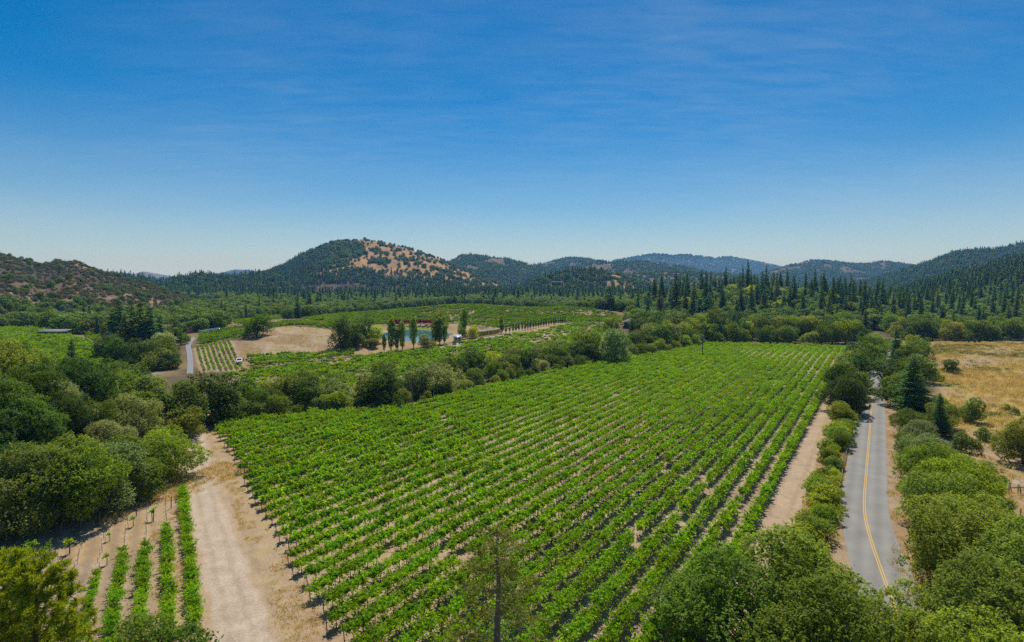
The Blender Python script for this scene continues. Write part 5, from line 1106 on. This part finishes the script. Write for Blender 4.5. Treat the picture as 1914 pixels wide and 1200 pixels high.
# white pickup parked on the dirt by the striped rows
def pickup(loc, rz):
    t = thing('pickup_truck', 'white pickup parked on bare dirt beside the striped vine rows', 'truck', loc, rz)
    prof = [(-2.5, .45), (2.5, .45), (2.55, .95), (2.4, 1.05), (1.25, 1.15), (.65, 1.78), (-.75, 1.80), (-.95, 1.12), (-2.5, 1.08)]
    def ext(pr, w): v = [(a, -w, b) for a, b in pr] + [(a, w, b) for a, b in pr]; n = len(pr); return v, n
    v, n = ext(prof, .92); b = MB().add(v, [(k, (k + 1) % n, (k + 1) % n + n, k + n) for k in range(n)]); b.add(v, [tuple(range(n))[::-1]]); b.add(v, [tuple(range(n, 2 * n))]); body = put('body', b.mesh('body', M['car_white']), t)
    ws = MB().add([(1.22, -.78, 1.20), (1.22, .78, 1.20), (.70, .70, 1.73), (.70, -.70, 1.73)], [(0, 1, 2, 3)]); v0 = ws.v[0] + np.array([.03, 0, .03]); put('windscreen', MB().add(v0, [(0, 1, 2, 3)]).mesh('windscreen', M['glass']), t)
    for s in (-1, 1): put('side_window', MB().add([(.95, s * .935, 1.2), (-.80, s * .935, 1.2), (-.68, s * .935, 1.7), (.58, s * .935, 1.7)], [(0, 1, 2, 3) if s < 0 else (3, 2, 1, 0)]).mesh('side_window', M['glass']), t); put('headlight', MB().box((2.54, s * .7, .82), (.06, .32, .18)).mesh('headlight', M['steel']), t)
    put('bed', MB().box((-1.7, 0, 1.06), (1.4, 1.5, .10)).mesh('bed', M['rubber']), t)
    for a in (-1.55, 1.6):
        for s in (-1, 1):
            wv = MB().tube([(a, s * .72, .36), (a, s * .96, .36)], [.36, .36], 14); wv.add([(a + .36 * math.cos(q), s * .962, .36 + .36 * math.sin(q)) for q in np.arange(14) * 2 * math.pi / 14], [tuple(range(14))]); wh = put('wheel', wv.mesh('tyre', M['rubber']), t)
            put('rim', MB().add([(a + .2 * math.cos(q), s * .97, .36 + .2 * math.sin(q)) for q in np.arange(10) * 2 * math.pi / 10], [tuple(range(10))]).mesh('rim', M['steel']), wh)
p = at(447, 679); pickup((p[0], p[1], p[2] + .02), -1.12)
p = at(455, 675); tag(put('marker_post', post_mesh(1.1, .16), None, p), 'short thick dark post beside the white pickup', 'post')
# tractor by the cypress row
p = at(964, 613); t = thing('tractor', 'small dark tractor with a pale blue canopy left of the cypress row', 'tractor', p, .3)
put('body', MB().box((.7, 0, .95), (1.9, .75, .7), top=(.92, .85)).box((-.6, 0, .85), (1.0, .9, .6)).mesh('body', M['red_tractor']), t); put('canopy', MB().box((-.4, 0, 2.35), (1.6, 1.3, .10)).mesh('canopy', M['blue']), t)
for s in (-1, 1):
    put('canopy_post', MB().box((-.9, s * .5, 1.7), (.07, .07, 1.3)).mesh('canopy_post', M['steel']), t)
    for a, rr in ((-.8, .68), (1.3, .42)):
        wv = MB().tube([(a, s * .5, rr), (a, s * .85, rr)], [rr, rr], 14); wv.add([(a + rr * math.cos(q), s * .852, rr + rr * math.sin(q)) for q in np.arange(14) * 2 * math.pi / 14], [tuple(range(14))]); put('wheel', wv.mesh('wheel', M['rubber']), t)
# rose hedge
A, B = np.array(hit(886, 630)), np.array(hit(934, 622)); t = thing('rose_hedge', 'long clipped hedge topped with white roses left of the cypresses', 'hedge', (A[0], A[1], hz(*A)), 0)
rg = np.random.default_rng(5); n = 2600; s = rg.random(n); L = np.linalg.norm(B - A); ax = (B - A) / L; c = np.stack([ax[0] * L * s + rg.normal(size=n) * .5, ax[1] * L * s + rg.normal(size=n) * .5, rg.random(n)**.7 * 2.4], 1)
put('foliage', MB().leaves(c, rg.normal(size=(n, 3)) + [0, 0, .5], .45, .7, rg.random(n)).mesh('foliage', M['leaf']), t, color=col4(OLIVE))
n = 420; s = rg.random(n); c = np.stack([ax[0] * L * s + rg.normal(size=n) * .5, ax[1] * L * s + rg.normal(size=n) * .9, 2.3 + rg.random(n) * .4], 1)
put('blossom', MB().leaves(c, rg.normal(size=(n, 3)) * .4 + [0, -.3, 1.0], .42, .9, rg.random(n)).mesh('blossom', M['hedge_flower']), t)
# utility poles
def upole(name, label, loc, h, lean=0.0, arms=1, trans=False):
    t = thing(name, label, 'utility pole', loc, 0.5); t.rotation_euler[1] = lean
    put('shaft', MB().tube([(0, 0, -.5), (0, 0, h * .5), (0, 0, h)], [.20, .17, .13], 8).mesh('shaft', M['post']), t)
    for k in range(arms):
        a = put('crossarm', MB().box((0, .17, h - .5 - .9 * k), (2.2, .11, .13)).mesh('crossarm', M['post']), t)
        for q in (-.95, -.4, .4, .95): put('insulator', MB().tube([(q, .17, h - .43 - .9 * k), (q, .17, h - .26 - .9 * k)], [.05, .035], 6).mesh('insulator', M['steel']), a)
    if trans: put('transformer', MB().tube([(-.33, 0, h - 2.5), (-.33, 0, h - 2.45), (-.33, 0, h - 1.55), (-.33, 0, h - 1.5)], [.18, .24, .24, .16], 10).mesh('transformer', M['rust']), t)
upole('utility_pole', 'leaning grey utility pole at the near edge of the creek trees', at(772, 763), 7.2, -.07, 0, True)
upole('utility_pole', 'straight utility pole with a reddish transformer at the vineyard edge', at(1275, 657), 7.0, 0, 0, True)
upole('utility_pole', 'slim utility pole standing at the cypress row', at(1037, 609), 9.5)
upole('utility_pole', 'utility pole in the vine rows right of the cypress row', at(1120, 617), 8.0)
upole('utility_pole', 'utility pole among the trees at the vineyard end', (xy_of(232, -60)[0], xy_of(232, -60)[1], 0), 9.0)
# low guard rail on the verge of the road
t = thing('guard_rail', 'low weathered guard rail along the vineyard side of the road', 'guard rail', (*xy_of(62, -5.15), 0), ROWA)
put('rail', MB().box((29, 0, .52), (58, .05, .24)).box((29, -.035, .46), (58, .03, .05)).box((29, -.035, .58), (58, .03, .05)).mesh('rail', M['steel']), t)
gp = MB().box((0, .09, .28), (.14, .12, .9)).mesh('guard_post', M['post'])
for k in range(24): put('post', gp, t, (.5 + k * 2.5, 0, 0))
# wire fences in the meadow corner
fpm = post_mesh(1.35, .06)
def fence(name, label, pts, n, wires):
    p = np.array(hits(pts)); s = np.concatenate([[0], np.cumsum(np.hypot(*np.diff(p, axis=0).T))]); t = thing(name, label, 'fence', (p[0][0], p[0][1], 0), 0); b = MB()
    q = np.stack([np.interp(np.linspace(0, s[-1], n), s, p[:, 0]), np.interp(np.linspace(0, s[-1], n), s, p[:, 1])], 1)
    for k in range(n): o = put('post', fpm, t, (q[k][0] - p[0][0], q[k][1] - p[0][1], hz(*q[k])), 0, (1, 1, RNG.uniform(.85, 1.1))); o.rotation_euler = (RNG.normal() * .06, RNG.normal() * .06, 0)
    for w_ in wires: put('wire', MB().tube([(q[k][0] - p[0][0], q[k][1] - p[0][1], hz(*q[k]) + w_) for k in range(n)], .012, 4).mesh('wire', M['steel']), t)
fence('wire_fence', 'upper line of leaning posts and wire beside the pale ditch track', [(1831, 905), (1860, 911), (1890, 920), (1925, 928)], 7, (.5, 1.0))
fence('wire_fence', 'lower line of leaning posts and wire in the dry grass corner', [(1836, 940), (1862, 952), (1885, 962), (1925, 978)], 6, (.5, 1.0))
t = thing('rail_fence', 'short timber rail fence piece between the two wire fences', 'fence', (*hit(1886, 925), 0), .15)
for k in range(3): put('post', fpm, t, (k * 1.5, 0, 0))
put('rail', MB().box((1.5, -.08, .95), (3.3, .05, .12)).mesh('rail', M['post']), t)

# ------------------------------------------------------------------ air
hb = MB().box((0, 0, 118), (16800, 16800, 250)).mesh('haze', [])
m, nt, out = new_mat('valley_haze'); pv = nd(nt, 'ShaderNodeVolumePrincipled', {'Color': (.24, .56, 1.0, 1), "Density": 1.15e-4, 'Anisotropy': .15, 'Absorption Color': (1, 1, 1, 1)})
nt.links.new(pv.outputs[0], out.inputs['Volume']); hb.materials.append(m)
tag(put('haze', hb), 'thin blue summer haze over the valley', None, None, 'stuff')
